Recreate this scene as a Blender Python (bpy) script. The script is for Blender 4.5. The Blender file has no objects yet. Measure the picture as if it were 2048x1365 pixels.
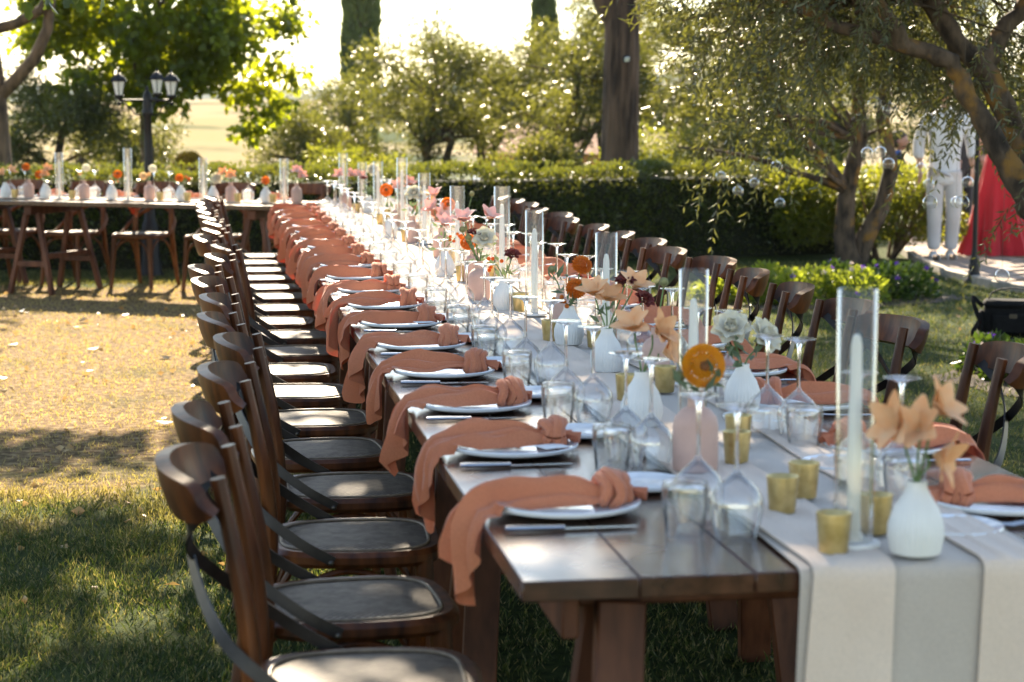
import bpy, bmesh, math, random
import numpy as np
from mathutils import Vector, Matrix

R = math.radians
S = bpy.context.scene
COL = S.collection
random.seed(7)
rng = np.random.default_rng(7)

# ------------------------------------------------------------------ camera, sky, sun, exposure
cam_d = bpy.data.cameras.new("camera")
cam = bpy.data.objects.new("camera", cam_d)
COL.objects.link(cam)
cam.location = (0, 0, 1.5)
cam.rotation_euler = (R(90 - 6.668), 0, R(-8.707))
cam_d.sensor_width = 36.0
cam_d.lens = 70.0
cam_d.clip_start = 0.05
cam_d.clip_end = 9000
cam_d.dof.use_dof = True
cam_d.dof.focus_distance = 6.6
cam_d.dof.aperture_fstop = 4.8
S.camera = cam

SUN_EL, SUN_AZ = R(33), R(2)          # azimuth measured from +Y towards +X
w = bpy.data.worlds.new("World")
S.world = w
w.use_nodes = True
nt = w.node_tree
bg = nt.nodes["Background"]
sky = nt.nodes.new("ShaderNodeTexSky")
sky.sky_type = 'NISHITA'
sky.sun_disc = False
sky.sun_elevation = SUN_EL
sky.sun_rotation = SUN_AZ
sky.altitude = 200
sky.air_density = 1.0
sky.dust_density = 0.25
sky.ozone_density = 0.8
nt.links.new(sky.outputs[0], bg.inputs[0])
bg.inputs[1].default_value = 0.09
sun_d = bpy.data.lights.new("sun", 'SUN')
sun_d.energy = 5.0
sun_d.angle = R(0.53)
sun_d.color = (1.0, 0.90, 0.75)
sun = bpy.data.objects.new("sun", sun_d)
COL.objects.link(sun)
sdir = Vector((math.sin(SUN_AZ) * math.cos(SUN_EL), math.cos(SUN_AZ) * math.cos(SUN_EL), math.sin(SUN_EL)))
sun.rotation_euler = sdir.to_track_quat('Z', 'Y').to_euler()
sun.location = sdir * 60

S.view_settings.view_transform = 'Standard'
S.view_settings.look = 'None'
S.view_settings.exposure = 2.2
S.view_settings.gamma = 1.0
S.view_settings.use_white_balance = True      # the photographer's warm daylight setting
S.view_settings.white_balance_temperature = 7350
S.view_settings.white_balance_tint = 10
S.view_settings.use_curve_mapping = False
S.render.engine = 'CYCLES'
S.cycles.use_denoising = True
try:
    S.cycles.denoiser = 'OPENIMAGEDENOISE'
except Exception:
    pass
S.cycles.max_bounces = 7
S.cycles.diffuse_bounces = 2
S.cycles.glossy_bounces = 3
S.cycles.transmission_bounces = 5
S.cycles.transparent_max_bounces = 24
S.cycles.volume_bounces = 0
S.cycles.caustics_reflective = False
S.cycles.caustics_refractive = False
S.cycles.sample_clamp_indirect = 6.0

# ------------------------------------------------------------------ mesh helpers
class MB:
    """collects vertices and faces, links them as one mesh object"""
    def __init__(s):
        s.v = []; s.f = []
    def add(s, vs, fs):
        o = len(s.v)
        s.v.extend([tuple(map(float, p)) for p in vs])
        s.f.extend([tuple(i + o for i in f) for f in fs])
        return s
    def box(s, c, size, rot=None, bev=0.0):
        x, y, z = [a / 2 for a in size]
        b = min(bev, x * .9, y * .9, z * .9)
        if b <= 0:
            P = [(-x,-y,-z),(x,-y,-z),(x,y,-z),(-x,y,-z),(-x,-y,z),(x,-y,z),(x,y,z),(-x,y,z)]
            Fc = [(0,3,2,1),(4,5,6,7),(0,1,5,4),(1,2,6,5),(2,3,7,6),(3,0,4,7)]
        else:
            P = []; idx = {}
            for sx in (-1, 1):
                for sy in (-1, 1):
                    for sz in (-1, 1):
                        for k in range(3):
                            p = [sx * (x - b), sy * (y - b), sz * (z - b)]
                            p[k] = (sx * x, sy * y, sz * z)[k]
                            idx[(sx, sy, sz, k)] = len(P); P.append(p)
            Fc = []
            def q(*a): Fc.append(tuple(idx[i] for i in a))
            for k in range(3):
                i, j = (k + 1) % 3, (k + 2) % 3
                for sg in (-1, 1):
                    def key(a, c2):
                        t = [0, 0, 0]; t[k] = sg; t[i] = a; t[j] = c2
                        return (t[0], t[1], t[2], k)
                    L = [key(-1,-1), key(1,-1), key(1,1), key(-1,1)]
                    q(*(L if sg > 0 else L[::-1]))
            for k in range(3):
                i, j = (k + 1) % 3, (k + 2) % 3
                for a in (-1, 1):
                    for c2 in (-1, 1):
                        def key2(sg, kk):
                            t = [0, 0, 0]; t[k] = sg; t[i] = a; t[j] = c2
                            return (t[0], t[1], t[2], kk)
                        L = [key2(-1, i), key2(1, i), key2(1, j), key2(-1, j)]
                        q(*(L if a * c2 < 0 else L[::-1]))
            for sx in (-1, 1):
                for sy in (-1, 1):
                    for sz in (-1, 1):
                        L = [(sx, sy, sz, 0), (sx, sy, sz, 1), (sx, sy, sz, 2)]
                        q(*(L if sx * sy * sz > 0 else L[::-1]))
        M = rot.to_matrix() if isinstance(rot, type(Vector((0,0,1)).to_track_quat('Z','Y'))) else (rot if rot is not None else None)
        out = []
        for p in P:
            v = Vector(p)
            if M is not None: v = M @ v
            out.append(v + Vector(c))
        return s.add(out, Fc)
    def beam(s, a, b, wd, th, bev=0.004, up=(0, 0, 1)):
        a = Vector(a); b = Vector(b); d = b - a
        z = d.normalized(); u = Vector(up)
        if abs(z.dot(u)) > .98: u = Vector((1, 0, 0))
        x = u.cross(z).normalized(); y = z.cross(x)
        M = Matrix((x, y, z)).transposed()
        return s.box((a + b) / 2, (wd, th, d.length), M, bev)
    def tube(s, pts, rad, n=8, cap=True, flat=None, jit=0.0):
        """sweep a ring along pts; rad scalar or list; flat=(a,b) ellipse factors"""
        pts = [Vector(p) for p in pts]; m = len(pts)
        rad = [rad] * m if not hasattr(rad, '__len__') else list(rad)
        t0 = (pts[1] - pts[0]).normalized()
        u = Vector((0, 0, 1)) if abs(t0.z) < .9 else Vector((1, 0, 0))
        xx = u.cross(t0).normalized()
        vs = []
        for i in range(m):
            t = (pts[min(i + 1, m - 1)] - pts[max(i - 1, 0)]).normalized()
            xx = (xx - t * xx.dot(t)).normalized(); yy = t.cross(xx)
            fa, fb = flat if flat else (1, 1)
            for k in range(n):
                a = 2 * math.pi * k / n
                r = rad[i] * (1 + (random.uniform(-jit, jit) if jit else 0))
                vs.append(pts[i] + xx * math.cos(a) * r * fa + yy * math.sin(a) * r * fb)
        fs = []
        for i in range(m - 1):
            for k in range(n):
                k2 = (k + 1) % n
                fs.append((i * n + k, i * n + k2, (i + 1) * n + k2, (i + 1) * n + k))
        if cap:
            fs.append(tuple(range(n - 1, -1, -1)))
            fs.append(tuple((m - 1) * n + k for k in range(n)))
        return s.add(vs, fs)
    def band(s, pts, wdir, wd, th):
        """flat strap along pts; wdir(list of Vector) gives the width direction"""
        pts = [Vector(p) for p in pts]; m = len(pts); vs = []; fs = []
        for i in range(m):
            t = (pts[min(i + 1, m - 1)] - pts[max(i - 1, 0)]).normalized()
            wv = Vector(wdir[i] if hasattr(wdir[0], '__len__') else wdir)
            wv = (wv - t * wv.dot(t)).normalized(); nn = t.cross(wv)
            ww = wd[i] if hasattr(wd, '__len__') else wd
            for a, b in ((-1, -1), (1, -1), (1, 1), (-1, 1)):
                vs.append(pts[i] + wv * a * ww / 2 + nn * b * th / 2)
        for i in range(m - 1):
            for k in range(4):
                k2 = (k + 1) % 4
                fs.append((i*4+k, i*4+k2, (i+1)*4+k2, (i+1)*4+k))
        fs.append((3, 2, 1, 0)); fs.append(tuple((m-1)*4+k for k in range(4)))
        return s.add(vs, fs)
    def lathe(s, prof, n=20, c=(0, 0, 0), rib=0.0, ribn=0, close=True):
        vs = []; fs = []; m = len(prof)
        for r, z in prof:
            for k in range(n):
                a = 2 * math.pi * k / n
                rr = r * (1 + (rib * math.cos(ribn * a) if rib else 0))
                vs.append((c[0] + rr * math.cos(a), c[1] + rr * math.sin(a), c[2] + z))
        for i in range(m - 1):
            for k in range(n):
                k2 = (k + 1) % n
                fs.append((i*n+k, i*n+k2, (i+1)*n+k2, (i+1)*n+k))
        if close:
            if prof[0][0] > 1e-5: fs.append(tuple(range(n - 1, -1, -1)))
            if prof[-1][0] > 1e-5: fs.append(tuple((m-1)*n+k for k in range(n)))
        return s.add(vs, fs)
    def ball(s, c, r, n=10, m=7, sc=(1, 1, 1)):
        prof = [(max(r * math.sin(math.pi * i / m), 1e-4), -r * math.cos(math.pi * i / m)) for i in range(m + 1)]
        t = MB().lathe(prof, n)
        return s.add([(c[0] + p[0]*sc[0], c[1] + p[1]*sc[1], c[2] + p[2]*sc[2]) for p in t.v], t.f)
    def sheet(s, P, th=0.0):
        """P: (nu,nv,3) array; makes a closed thin cloth of thickness th"""
        P = np.asarray(P, float); nu, nv = P.shape[:2]
        fs = []
        for i in range(nu - 1):
            for j in range(nv - 1):
                fs.append((i*nv+j, (i+1)*nv+j, (i+1)*nv+j+1, i*nv+j+1))
        if th <= 0:
            return s.add(P.reshape(-1, 3), fs)
        du = np.gradient(P, axis=0); dv = np.gradient(P, axis=1)
        nn = np.cross(du, dv); nn /= (np.linalg.norm(nn, axis=2, keepdims=True) + 1e-9)
        Q = P - nn * th; n0 = nu * nv
        fs2 = [tuple(i + n0 for i in f[::-1]) for f in fs]
        rim = [(i, 0) for i in range(nu)] + [(nu-1, j) for j in range(1, nv)] + [(i, nv-1) for i in range(nu-2, -1, -1)] + [(0, j) for j in range(nv-2, 0, -1)]
        ids = [i*nv+j for i, j in rim]
        fr = [(ids[k], ids[k] + n0, ids[(k+1) % len(ids)] + n0, ids[(k+1) % len(ids)]) for k in range(len(ids))]
        return s.add(np.concatenate([P.reshape(-1, 3), Q.reshape(-1, 3)]), fs + fs2 + fr)
    def xf(s, M):
        s.v = [tuple(M @ Vector(p)) for p in s.v]; return s
    def mesh(s, name, m, smooth=True):
        me = bpy.data.meshes.new(name)
        me.from_pydata(s.v, [], s.f)
        if m is not None: me.materials.append(m)
        if smooth: 
            me.polygons.foreach_set('use_smooth', np.ones(len(me.polygons), bool))
            try: me.set_sharp_from_angle(angle=R(42))
            except Exception: pass
        me.update()
        return me
    def build(s, name, m, parent=None, smooth=True):
        return link(name, s.mesh(name, m, smooth), parent)

def link(name, me, parent=None):
    o = bpy.data.objects.new(name, me)
    COL.objects.link(o)
    if parent is not None: o.parent = parent
    return o

def tag(o, label, cat, group=None):
    o['label'] = label; o['category'] = cat
    if group: o['group'] = group
    return o
def thing(name, label, cat, loc=(0, 0, 0), rz=0.0, group=None):
    o = bpy.data.objects.new(name, None)
    o.empty_display_size = .1
    COL.objects.link(o); o.location = loc; o.rotation_euler = (0, 0, rz)
    return tag(o, label, cat, group)
def kids(o): return KID.get(o.name, [c for c in o.children])
KID = {}
def dup(root, loc, rz, label, sc=None):
    """copy a thing with its parts and sub-parts"""
    r = root.copy(); COL.objects.link(r)
    r.location = loc; r.rotation_euler = (0, 0, rz); r['label'] = label
    if sc is not None: r.scale = sc
    def rec(a, b):
        for ch in CH.get(a, ()):
            c = ch.copy(); COL.objects.link(c); c.parent = b
            rec(ch, c)
    rec(root, r)
    return r
CH = {}
def register(root):
    """remember the part tree of a prototype so that copies stay cheap"""
    def rec(o):
        CH[o] = list(o.children)
        for c in o.children: rec(c)
    rec(root); return root
def struct(name, me_or_mb, m=None, smooth=True):
    o = me_or_mb.build(name, m, None, smooth) if isinstance(me_or_mb, MB) else link(name, me_or_mb)
    o['kind'] = 'structure'; return o

def fast_mesh(name, V, Fq, m, smooth=False):
    """numpy verts (n,3), faces (k,3|4)"""
    me = bpy.data.meshes.new(name)
    V = np.ascontiguousarray(V, dtype=np.float32); Fq = np.ascontiguousarray(Fq, dtype=np.int32)
    k, c = Fq.shape
    me.vertices.add(len(V)); me.vertices.foreach_set('co', V.ravel())
    me.loops.add(k * c); me.loops.foreach_set('vertex_index', Fq.ravel())
    me.polygons.add(k); me.polygons.foreach_set('loop_start', np.arange(0, k * c, c, dtype=np.int32))
    me.polygons.foreach_set('loop_total', np.full(k, c, dtype=np.int32))
    if smooth: me.polygons.foreach_set('use_smooth', np.ones(k, bool))
    me.update(calc_edges=True)
    if m is not None: me.materials.append(m)
    return me

def unit(a): return a / (np.linalg.norm(a, axis=-1, keepdims=True) + 1e-9)
LOBED = np.array([(0,0,0),(.30,.10,.02),(.50,.42,.05),(.27,.55,.02),(.30,.80,.0),(0,1.0,-.06),(-.30,.80,0),(-.27,.55,.02),(-.50,.42,.05),(-.30,.10,.02)])
def leaves(name, C, D, L, W, m, fold=.12, kind='rhomb'):
    """one leaf face pair per centre C, along D, length L (array), width W"""
    n = len(C); C = np.asarray(C, float); D = unit(np.asarray(D, float))
    rnd = unit(rng.normal(size=(n, 3)))
    X = unit(np.cross(D, rnd)); N = np.cross(X, D)
    L = np.broadcast_to(np.asarray(L, float), (n,))[:, None]; W = np.broadcast_to(np.asarray(W, float), (n,))[:, None]
    if kind == 'rhomb':
        a = C; b = C + D*L*.45 + X*W*.5 + N*L*fold; c = C + D*L; d = C + D*L*.45 - X*W*.5 + N*L*fold
        V = np.stack([a, b, c, d], 1).reshape(-1, 3)
        i = np.arange(n)[:, None] * 4
        Fq = np.concatenate([i + np.array([[0, 1, 2]]), i + np.array([[0, 2, 3]])])
        return fast_mesh(name, V, Fq, m)
    T = LOBED
    V = (C[:, None] + X[:, None]*(T[None, :, 0:1]*W[:, None]) + D[:, None]*(T[None, :, 1:2]*L[:, None]) + N[:, None]*(T[None, :, 2:3]*L[:, None]*2)).reshape(-1, 3)
    k = len(T); i = np.arange(n)[:, None] * k
    Fq = np.concatenate([i + np.array([[0, j, j + 1]]) for j in range(1, k - 1)])
    return fast_mesh(name, V, Fq, m)

# ------------------------------------------------------------------ materials
def nodes(name):
    m = bpy.data.materials.new(name); m.use_nodes = True
    t = m.node_tree; return m, t, t.nodes['Principled BSDF'], t.nodes['Material Output']
def noise(t, sc, det=4, coord='Object', rough=.6, vec=None, stretch=None):
    n = t.nodes.new('ShaderNodeTexNoise'); n.inputs['Scale'].default_value = sc
    n.inputs['Detail'].default_value = det; n.inputs['Roughness'].default_value = rough
    tc = t.nodes.new('ShaderNodeTexCoord'); src = tc.outputs[coord]
    if coord == 'World':
        pass
    if stretch:
        mp = t.nodes.new('ShaderNodeMapping'); mp.inputs['Scale'].default_value = stretch
        t.links.new(src, mp.inputs[0]); src = mp.outputs[0]
    t.links.new(src, n.inputs['Vector']); return n
def wnoise(t, sc, det=4, stretch=None):
    """noise in world position, so that pieces sharing a mesh differ"""
    n = t.nodes.new('ShaderNodeTexNoise'); n.inputs['Scale'].default_value = sc; n.inputs['Detail'].default_value = det
    g = t.nodes.new('ShaderNodeNewGeometry'); src = g.outputs['Position']
    if stretch:
        mp = t.nodes.new('ShaderNodeMapping'); mp.inputs['Scale'].default_value = stretch
        t.links.new(src, mp.inputs[0]); src = mp.outputs[0]
    t.links.new(src, n.inputs['Vector']); return n
def ramp(t, fac, stops):
    r = t.nodes.new('ShaderNodeValToRGB'); e = r.color_ramp.elements
    while len(e) < len(stops): e.new(.5)
    for el, (p, c) in zip(e, stops):
        el.position = p; el.color = (*c, 1) if len(c) == 3 else c
    t.links.new(fac, r.inputs[0]); return r.outputs[0]
def bump(t, b, h, st=.3, dist=.01):
    n = t.nodes.new('ShaderNodeBump'); n.inputs['Strength'].default_value = st; n.inputs['Distance'].default_value = dist
    t.links.new(h, n.inputs['Height']); t.links.new(n.outputs[0], b.inputs['Normal']); return n
def mixrgb(t, a, b, f, mode='MIX'):
    n = t.nodes.new('ShaderNodeMix'); n.data_type = 'RGBA'; n.blend_type = mode
    for s, v in ((6, a), (7, b)):
        if hasattr(v, 'is_output'): t.links.new(v, n.inputs[s])
        else: n.inputs[s].default_value = (*v, 1)
    if hasattr(f, 'is_output'): t.links.new(f, n.inputs[0])
    else: n.inputs[0].default_value = f
    return n.outputs[2]
def plain(name, c, rough=.6, var=.25, sc=12, metal=0, bst=.0, bsc=80, spec=.5, world=False, coat=0, rv=0):
    m, t, b, o = nodes(name)
    n = wnoise(t, sc) if world else noise(t, sc)
    d = tuple(max(0, x * (1 - var)) for x in c); l = tuple(min(1, x * (1 + var)) for x in c)
    t.links.new(ramp(t, n.outputs[0], [(.3, d), (.7, l)]), b.inputs['Base Color'])
    b.inputs['Roughness'].default_value = rough; b.inputs['Metallic'].default_value = metal
    b.inputs['Specular IOR Level'].default_value = spec; b.inputs['Coat Weight'].default_value = coat
    if rv:
        n3 = noise(t, sc * 2); t.links.new(ramp(t, n3.outputs[0], [(.3, (rough-rv,)*3), (.7, (rough+rv,)*3)]), b.inputs['Roughness'])
    if bst:
        n2 = noise(t, bsc, 5); bump(t, b, n2.outputs[0], bst, .004)
    return m
def wood(name, dark, light, rough=.4, stretch=(1, 1, 14), sc=6, coat=0, bst=.15, world=True, spec=.22):
    m, t, b, o = nodes(name)
    n = wnoise(t, sc, 6, stretch) if world else noise(t, sc, 6, stretch=stretch)
    n2 = wnoise(t, 2.3, 3)
    c = ramp(t, n.outputs[0], [(.28, dark), (.52, tuple((a+b2)/2 for a, b2 in zip(dark, light))), (.75, light)])
    c = mixrgb(t, c, tuple(x * .55 for x in dark), ramp(t, n2.outputs[0], [(.42, (0,)*3), (.75, (.7,)*3)]))
    t.links.new(c, b.inputs['Base Color'])
    b.inputs['Coat Weight'].default_value = coat; b.inputs['Coat Roughness'].default_value = .18; b.inputs['Specular IOR Level'].default_value = spec
    t.links.new(ramp(t, n2.outputs[0], [(.3, (rough - .1,)*3), (.7, (rough + .12,)*3)]), b.inputs['Roughness'])
    if bst: bump(t, b, n.outputs[0], bst, .003)
    return m
def leafmat(name, cols, trans, tr=.45, rough=.45, sc=1.5, spec=.4):
    """leaf: reflecting face plus light shining through; light and dark clumps from world noise"""
    m, t, b, o = nodes(name)
    n = wnoise(t, sc, 3); n2 = wnoise(t, 23, 2)
    c = ramp(t, n.outputs[0], [(.3, cols[0]), (.5, cols[1]), (.7, cols[2])])
    c = mixrgb(t, c, cols[3] if len(cols) > 3 else cols[2], ramp(t, n2.outputs[0], [(.5, (0,)*3), (.72, (.8,)*3)]))
    t.links.new(c, b.inputs['Base Color']); b.inputs['Roughness'].default_value = rough
    b.inputs['Specular IOR Level'].default_value = spec
    tl = t.nodes.new('ShaderNodeBsdfTranslucent')
    t.links.new(mixrgb(t, trans[0], trans[1], n.outputs[0]), tl.inputs[0])
    mx = t.nodes.new('ShaderNodeMixShader'); mx.inputs[0].default_value = tr
    t.links.new(b.outputs[0], mx.inputs[1]); t.links.new(tl.outputs[0], mx.inputs[2]); t.links.new(mx.outputs[0], o.inputs[0])
    return m
def cloth(name, c1, c2, trans=None, tr=.3, weave=900, rough=.85):
    m, t, b, o = nodes(name)
    n = wnoise(t, 5, 3)
    wv = t.nodes.new('ShaderNodeTexWave'); wv.inputs['Scale'].default_value = weave / 20; wv.inputs['Distortion'].default_value = 1
    n4 = noise(t, 260, 2)
    c = ramp(t, n.outputs[0], [(.3, c1), (.7, c2)])
    c = mixrgb(t, c, tuple(x * .82 for x in c1), ramp(t, n4.outputs[0], [(.4, (0,)*3), (.7, (.6,)*3)]))
    t.links.new(c, b.inputs['Base Color']); b.inputs['Roughness'].default_value = rough
    b.inputs['Specular IOR Level'].default_value = .2; b.inputs['Sheen Weight'].default_value = .25
    bump(t, b, n4.outputs[0], .25, .0015)
    if trans:
        tl = t.nodes.new('ShaderNodeBsdfTranslucent'); tl.inputs[0].default_value = (*trans, 1)
        mx = t.nodes.new('ShaderNodeMixShader'); mx.inputs[0].default_value = tr
        t.links.new(b.outputs[0], mx.inputs[1]); t.links.new(tl.outputs[0], mx.inputs[2]); t.links.new(mx.outputs[0], o.inputs[0])
    return m
def thinglass(name, tint=(.985, .99, .99), ior=1.5, edge=.7, rough=.035, base=.17, mid=.42, glow_=.028):
    """thin-walled clear glass: light passes straight, edges mirror"""
    m, t, b, o = nodes(name); t.nodes.remove(b)
    tp = t.nodes.new('ShaderNodeBsdfTransparent'); tp.inputs[0].default_value = (*tint, 1)
    gl = t.nodes.new('ShaderNodeBsdfGlossy'); gl.inputs['Roughness'].default_value = rough
    lw = t.nodes.new('ShaderNodeLayerWeight'); lw.inputs[0].default_value = .18
    f = ramp(t, lw.outputs['Fresnel'], [(0, (base,)*3), (.3, (mid,)*3), (1, (edge,)*3)])
    mx = t.nodes.new('ShaderNodeMixShader')
    t.links.new(f, mx.inputs[0]); t.links.new(tp.outputs[0], mx.inputs[1]); t.links.new(gl.outputs[0], mx.inputs[2])
    glow = t.nodes.new('ShaderNodeBsdfTranslucent'); glow.inputs[0].default_value = (1, 1, 1, 1)      # faint white translucence added to brighten backlit glass in place of its highlights
    m2 = t.nodes.new('ShaderNodeMixShader'); m2.inputs[0].default_value = glow_
    t.links.new(mx.outputs[0], m2.inputs[1]); t.links.new(glow.outputs[0], m2.inputs[2]); t.links.new(m2.outputs[0], o.inputs[0])
    return m

M = {}
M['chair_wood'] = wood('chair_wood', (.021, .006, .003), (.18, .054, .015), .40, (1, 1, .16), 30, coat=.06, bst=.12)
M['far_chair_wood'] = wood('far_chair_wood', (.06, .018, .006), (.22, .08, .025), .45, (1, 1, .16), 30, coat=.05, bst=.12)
M['table_wood'] = wood('table_wood', (.028, .010, .006), (.105, .04, .022), .23, (1, .06, 1), 34, coat=.35, bst=.05, spec=.5)
M['trestle_wood'] = wood('trestle_wood', (.06, .021, .011), (.20, .075, .038), .5, (1, 1, .2), 24, bst=.2)
M['strap'] = plain('strap_metal', (.028, .024, .022), .42, .4, 20, .6)
M['bolt'] = plain('bolt_metal', (.10, .085, .07), .35, .3, 60, .9)
M['china'] = plain('china_glaze', (.78, .79, .80), .12, .03, 20, spec=.5, coat=.4)
M['steel'] = plain('cutlery_steel', (.62, .62, .63), .16, .08, 60, 1.0)
M['napkin'] = cloth('terracotta_linen', (.58, .195, .098), (.68, .26, .14), (.95, .11, .03), .20)
M['runner'] = cloth('ivory_linen', (.76, .60, .475), (.84, .68, .55), (.8, .7, .6), .15)
M['runner2'] = cloth('grey_linen', (.52, .44, .37), (.59, .51, .43), (.5, .45, .4), .1)
M['glass'] = thinglass('clear_glass')
M['tube_glass'] = thinglass('tube_glass', (.985, .98, .965), edge=.5, base=.055, mid=.16, glow_=.008)
M['globe_glass'] = thinglass('globe_glass', (.985, .99, .985), edge=.6, base=.05, mid=.22, glow_=.006)
M['candle'] = plain('white_wax', (.80, .78, .73), .45, .04, 8)
M['wick'] = plain('wick', (.03, .03, .03), .9, .2, 50)
M['white_ceramic'] = plain('matt_white_ceramic', (.72, .71, .68), .55, .05, 15)
M['blush_ceramic'] = plain('blush_ceramic', (.52, .33, .27), .62, .10, 15)
M['cardstock'] = plain('white_card', (.8, .8, .79), .8, .02, 10)
M['black_iron'] = plain('black_iron', (.008, .008, .009), .5, .4, 15, .0, bst=.1, spec=.3)
M['cane_cord'] = plain('cane_cord', (.16, .12, .085), .55, .3, 60, spec=.3)
M['lamp_glass'] = plain('frosted_lamp_glass', (.62, .66, .64), .35, .08, 5)
M['stem'] = plain('green_stem', (.10, .17, .05), .6, .3, 40)
M['string'] = plain('fine_string', (.12, .10, .08), .8, .2, 40)
def gold():
    m, t, b, o = nodes('gold_glass')
    n = wnoise(t, 60, 3)
    t.links.new(ramp(t, n.outputs[0], [(.3, (.42, .30, .11)), (.7, (.56, .42, .19))]), b.inputs['Base Color'])
    b.inputs['Metallic'].default_value = .72; b.inputs['Roughness'].default_value = .38; b.inputs['Coat Weight'].default_value = .3
    return m
M['gold'] = gold()
def rattan():
    m, t, b, o = nodes('woven_rattan')
    tc = t.nodes.new('ShaderNodeTexCoord')
    mp = t.nodes.new('ShaderNodeMapping'); mp.inputs['Scale'].default_value = (120, 120, 1)
    t.links.new(tc.outputs['Object'], mp.inputs[0])
    ck = t.nodes.new('ShaderNodeTexChecker'); ck.inputs['Scale'].default_value = 1.0
    t.links.new(mp.outputs[0], ck.inputs[0])
    n = wnoise(t, 40, 4); n2 = wnoise(t, 7, 2)
    a = ramp(t, n.outputs[0], [(.3, (.12, .092, .068)), (.7, (.26, .21, .155))])
    d = ramp(t, n.outputs[0], [(.3, (.030, .021, .015)), (.7, (.075, .055, .04))])
    c = mixrgb(t, d, a, ck.outputs['Fac'])
    t.links.new(c, b.inputs['Base Color']); b.inputs['Roughness'].default_value = .6; b.inputs['Specular IOR Level'].default_value = .2
    bump(t, b, ck.outputs['Fac'], .35, .002)
    return m
M['rattan'] = rattan()
def bark(name, d, l, sc, stretch, lichen=None, dist=.03):
    m, t, b, o = nodes(name)
    n = wnoise(t, sc, 8, stretch); n2 = wnoise(t, 6, 4)
    c = ramp(t, n.outputs[0], [(.35, d), (.62, l)])
    if lichen: c = mixrgb(t, c, lichen, ramp(t, n2.outputs[0], [(.54, (0,)*3), (.66, (.85,)*3)]))
    t.links.new(c, b.inputs['Base Color']); b.inputs['Roughness'].default_value = .9
    bump(t, b, n.outputs[0], .8, dist); return m
M['pine_bark'] = bark('pine_bark', (.022, .014, .010), (.12, .075, .05), 9, (1, 1, .22))
M['olive_bark'] = bark('olive_bark', (.018, .012, .008), (.11, .075, .05), 14, (1, 1, .4), (.22, .11, .02), .03)
M['bark'] = bark('grey_brown_bark', (.035, .022, .013), (.16, .10, .06), 11, (1, 1, .35))

# ------------------------------------------------------------------ ground
def dry_mask(t):
    """worn, straw-dry part of the lawn on the open side of the long table"""
    g = t.nodes.new('ShaderNodeNewGeometry'); sx = t.nodes.new('ShaderNodeSeparateXYZ'); t.links.new(g.outputs['Position'], sx.inputs[0])
    def mr(o, a, b):
        n = t.nodes.new('ShaderNodeMapRange'); n.interpolation_type = 'SMOOTHSTEP'
        n.inputs['From Min'].default_value = a; n.inputs['From Max'].default_value = b; t.links.new(o, n.inputs['Value']); return n.outputs[0]
    def mul(a, b):
        n = t.nodes.new('ShaderNodeMath'); n.operation = 'MULTIPLY'; t.links.new(a, n.inputs[0]); t.links.new(b, n.inputs[1]); return n.outputs[0]
    k = mul(mul(mr(sx.outputs[1], 6.2, 9.6), mr(sx.outputs[1], 17.9, 16.4)), mr(sx.outputs[0], .9, -.1))
    n = wnoise(t, 1.7, 6); n2 = wnoise(t, 9, 5)
    a = t.nodes.new('ShaderNodeMath'); a.operation = 'MULTIPLY_ADD'; t.links.new(n.outputs[0], a.inputs[0]); a.inputs[1].default_value = 1.7; a.inputs[2].default_value = -.85
    c = t.nodes.new('ShaderNodeMath'); c.operation = 'ADD'; t.links.new(k, c.inputs[0]); t.links.new(a.outputs[0], c.inputs[1])
    d = t.nodes.new('ShaderNodeMath'); d.operation = 'MULTIPLY_ADD'; t.links.new(n2.outputs[0], d.inputs[0]); d.inputs[1].default_value = .7; t.links.new(c.outputs[0], d.inputs[2])
    e = t.nodes.new('ShaderNodeMath'); e.operation = 'SUBTRACT'; t.links.new(d.outputs[0], e.inputs[0]); e.inputs[1].default_value = .35
    r = t.nodes.new('ShaderNodeMapRange'); r.inputs['From Min'].default_value = .2; r.inputs['From Max'].default_value = .9; t.links.new(e.outputs[0], r.inputs['Value'])
    return r.outputs[0]
def ground_mat():
    m, t, b, o = nodes('lawn_soil')
    k = dry_mask(t); n = wnoise(t, 22, 8); n2 = wnoise(t, 120, 4)
    soil = ramp(t, n.outputs[0], [(.3, (.075, .044, .023)), (.48, (.19, .12, .060)), (.62, (.32, .23, .12)), (.78, (.45, .35, .20))])
    soil = mixrgb(t, soil, (.08, .05, .03), ramp(t, n2.outputs[0], [(.62, (0,)*3), (.75, (.7,)*3)]))
    green = ramp(t, n.outputs[0], [(.3, (.022, .034, .010)), (.6, (.055, .075, .020)), (.8, (.12, .105, .04))])
    t.links.new(mixrgb(t, green, soil, k), b.inputs['Base Color']); b.inputs['Roughness'].default_value = .95
    b.inputs['Specular IOR Level'].default_value = .1
    bump(t, b, n2.outputs[0], .9, .02); return m
M['ground'] = ground_mat()
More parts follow.
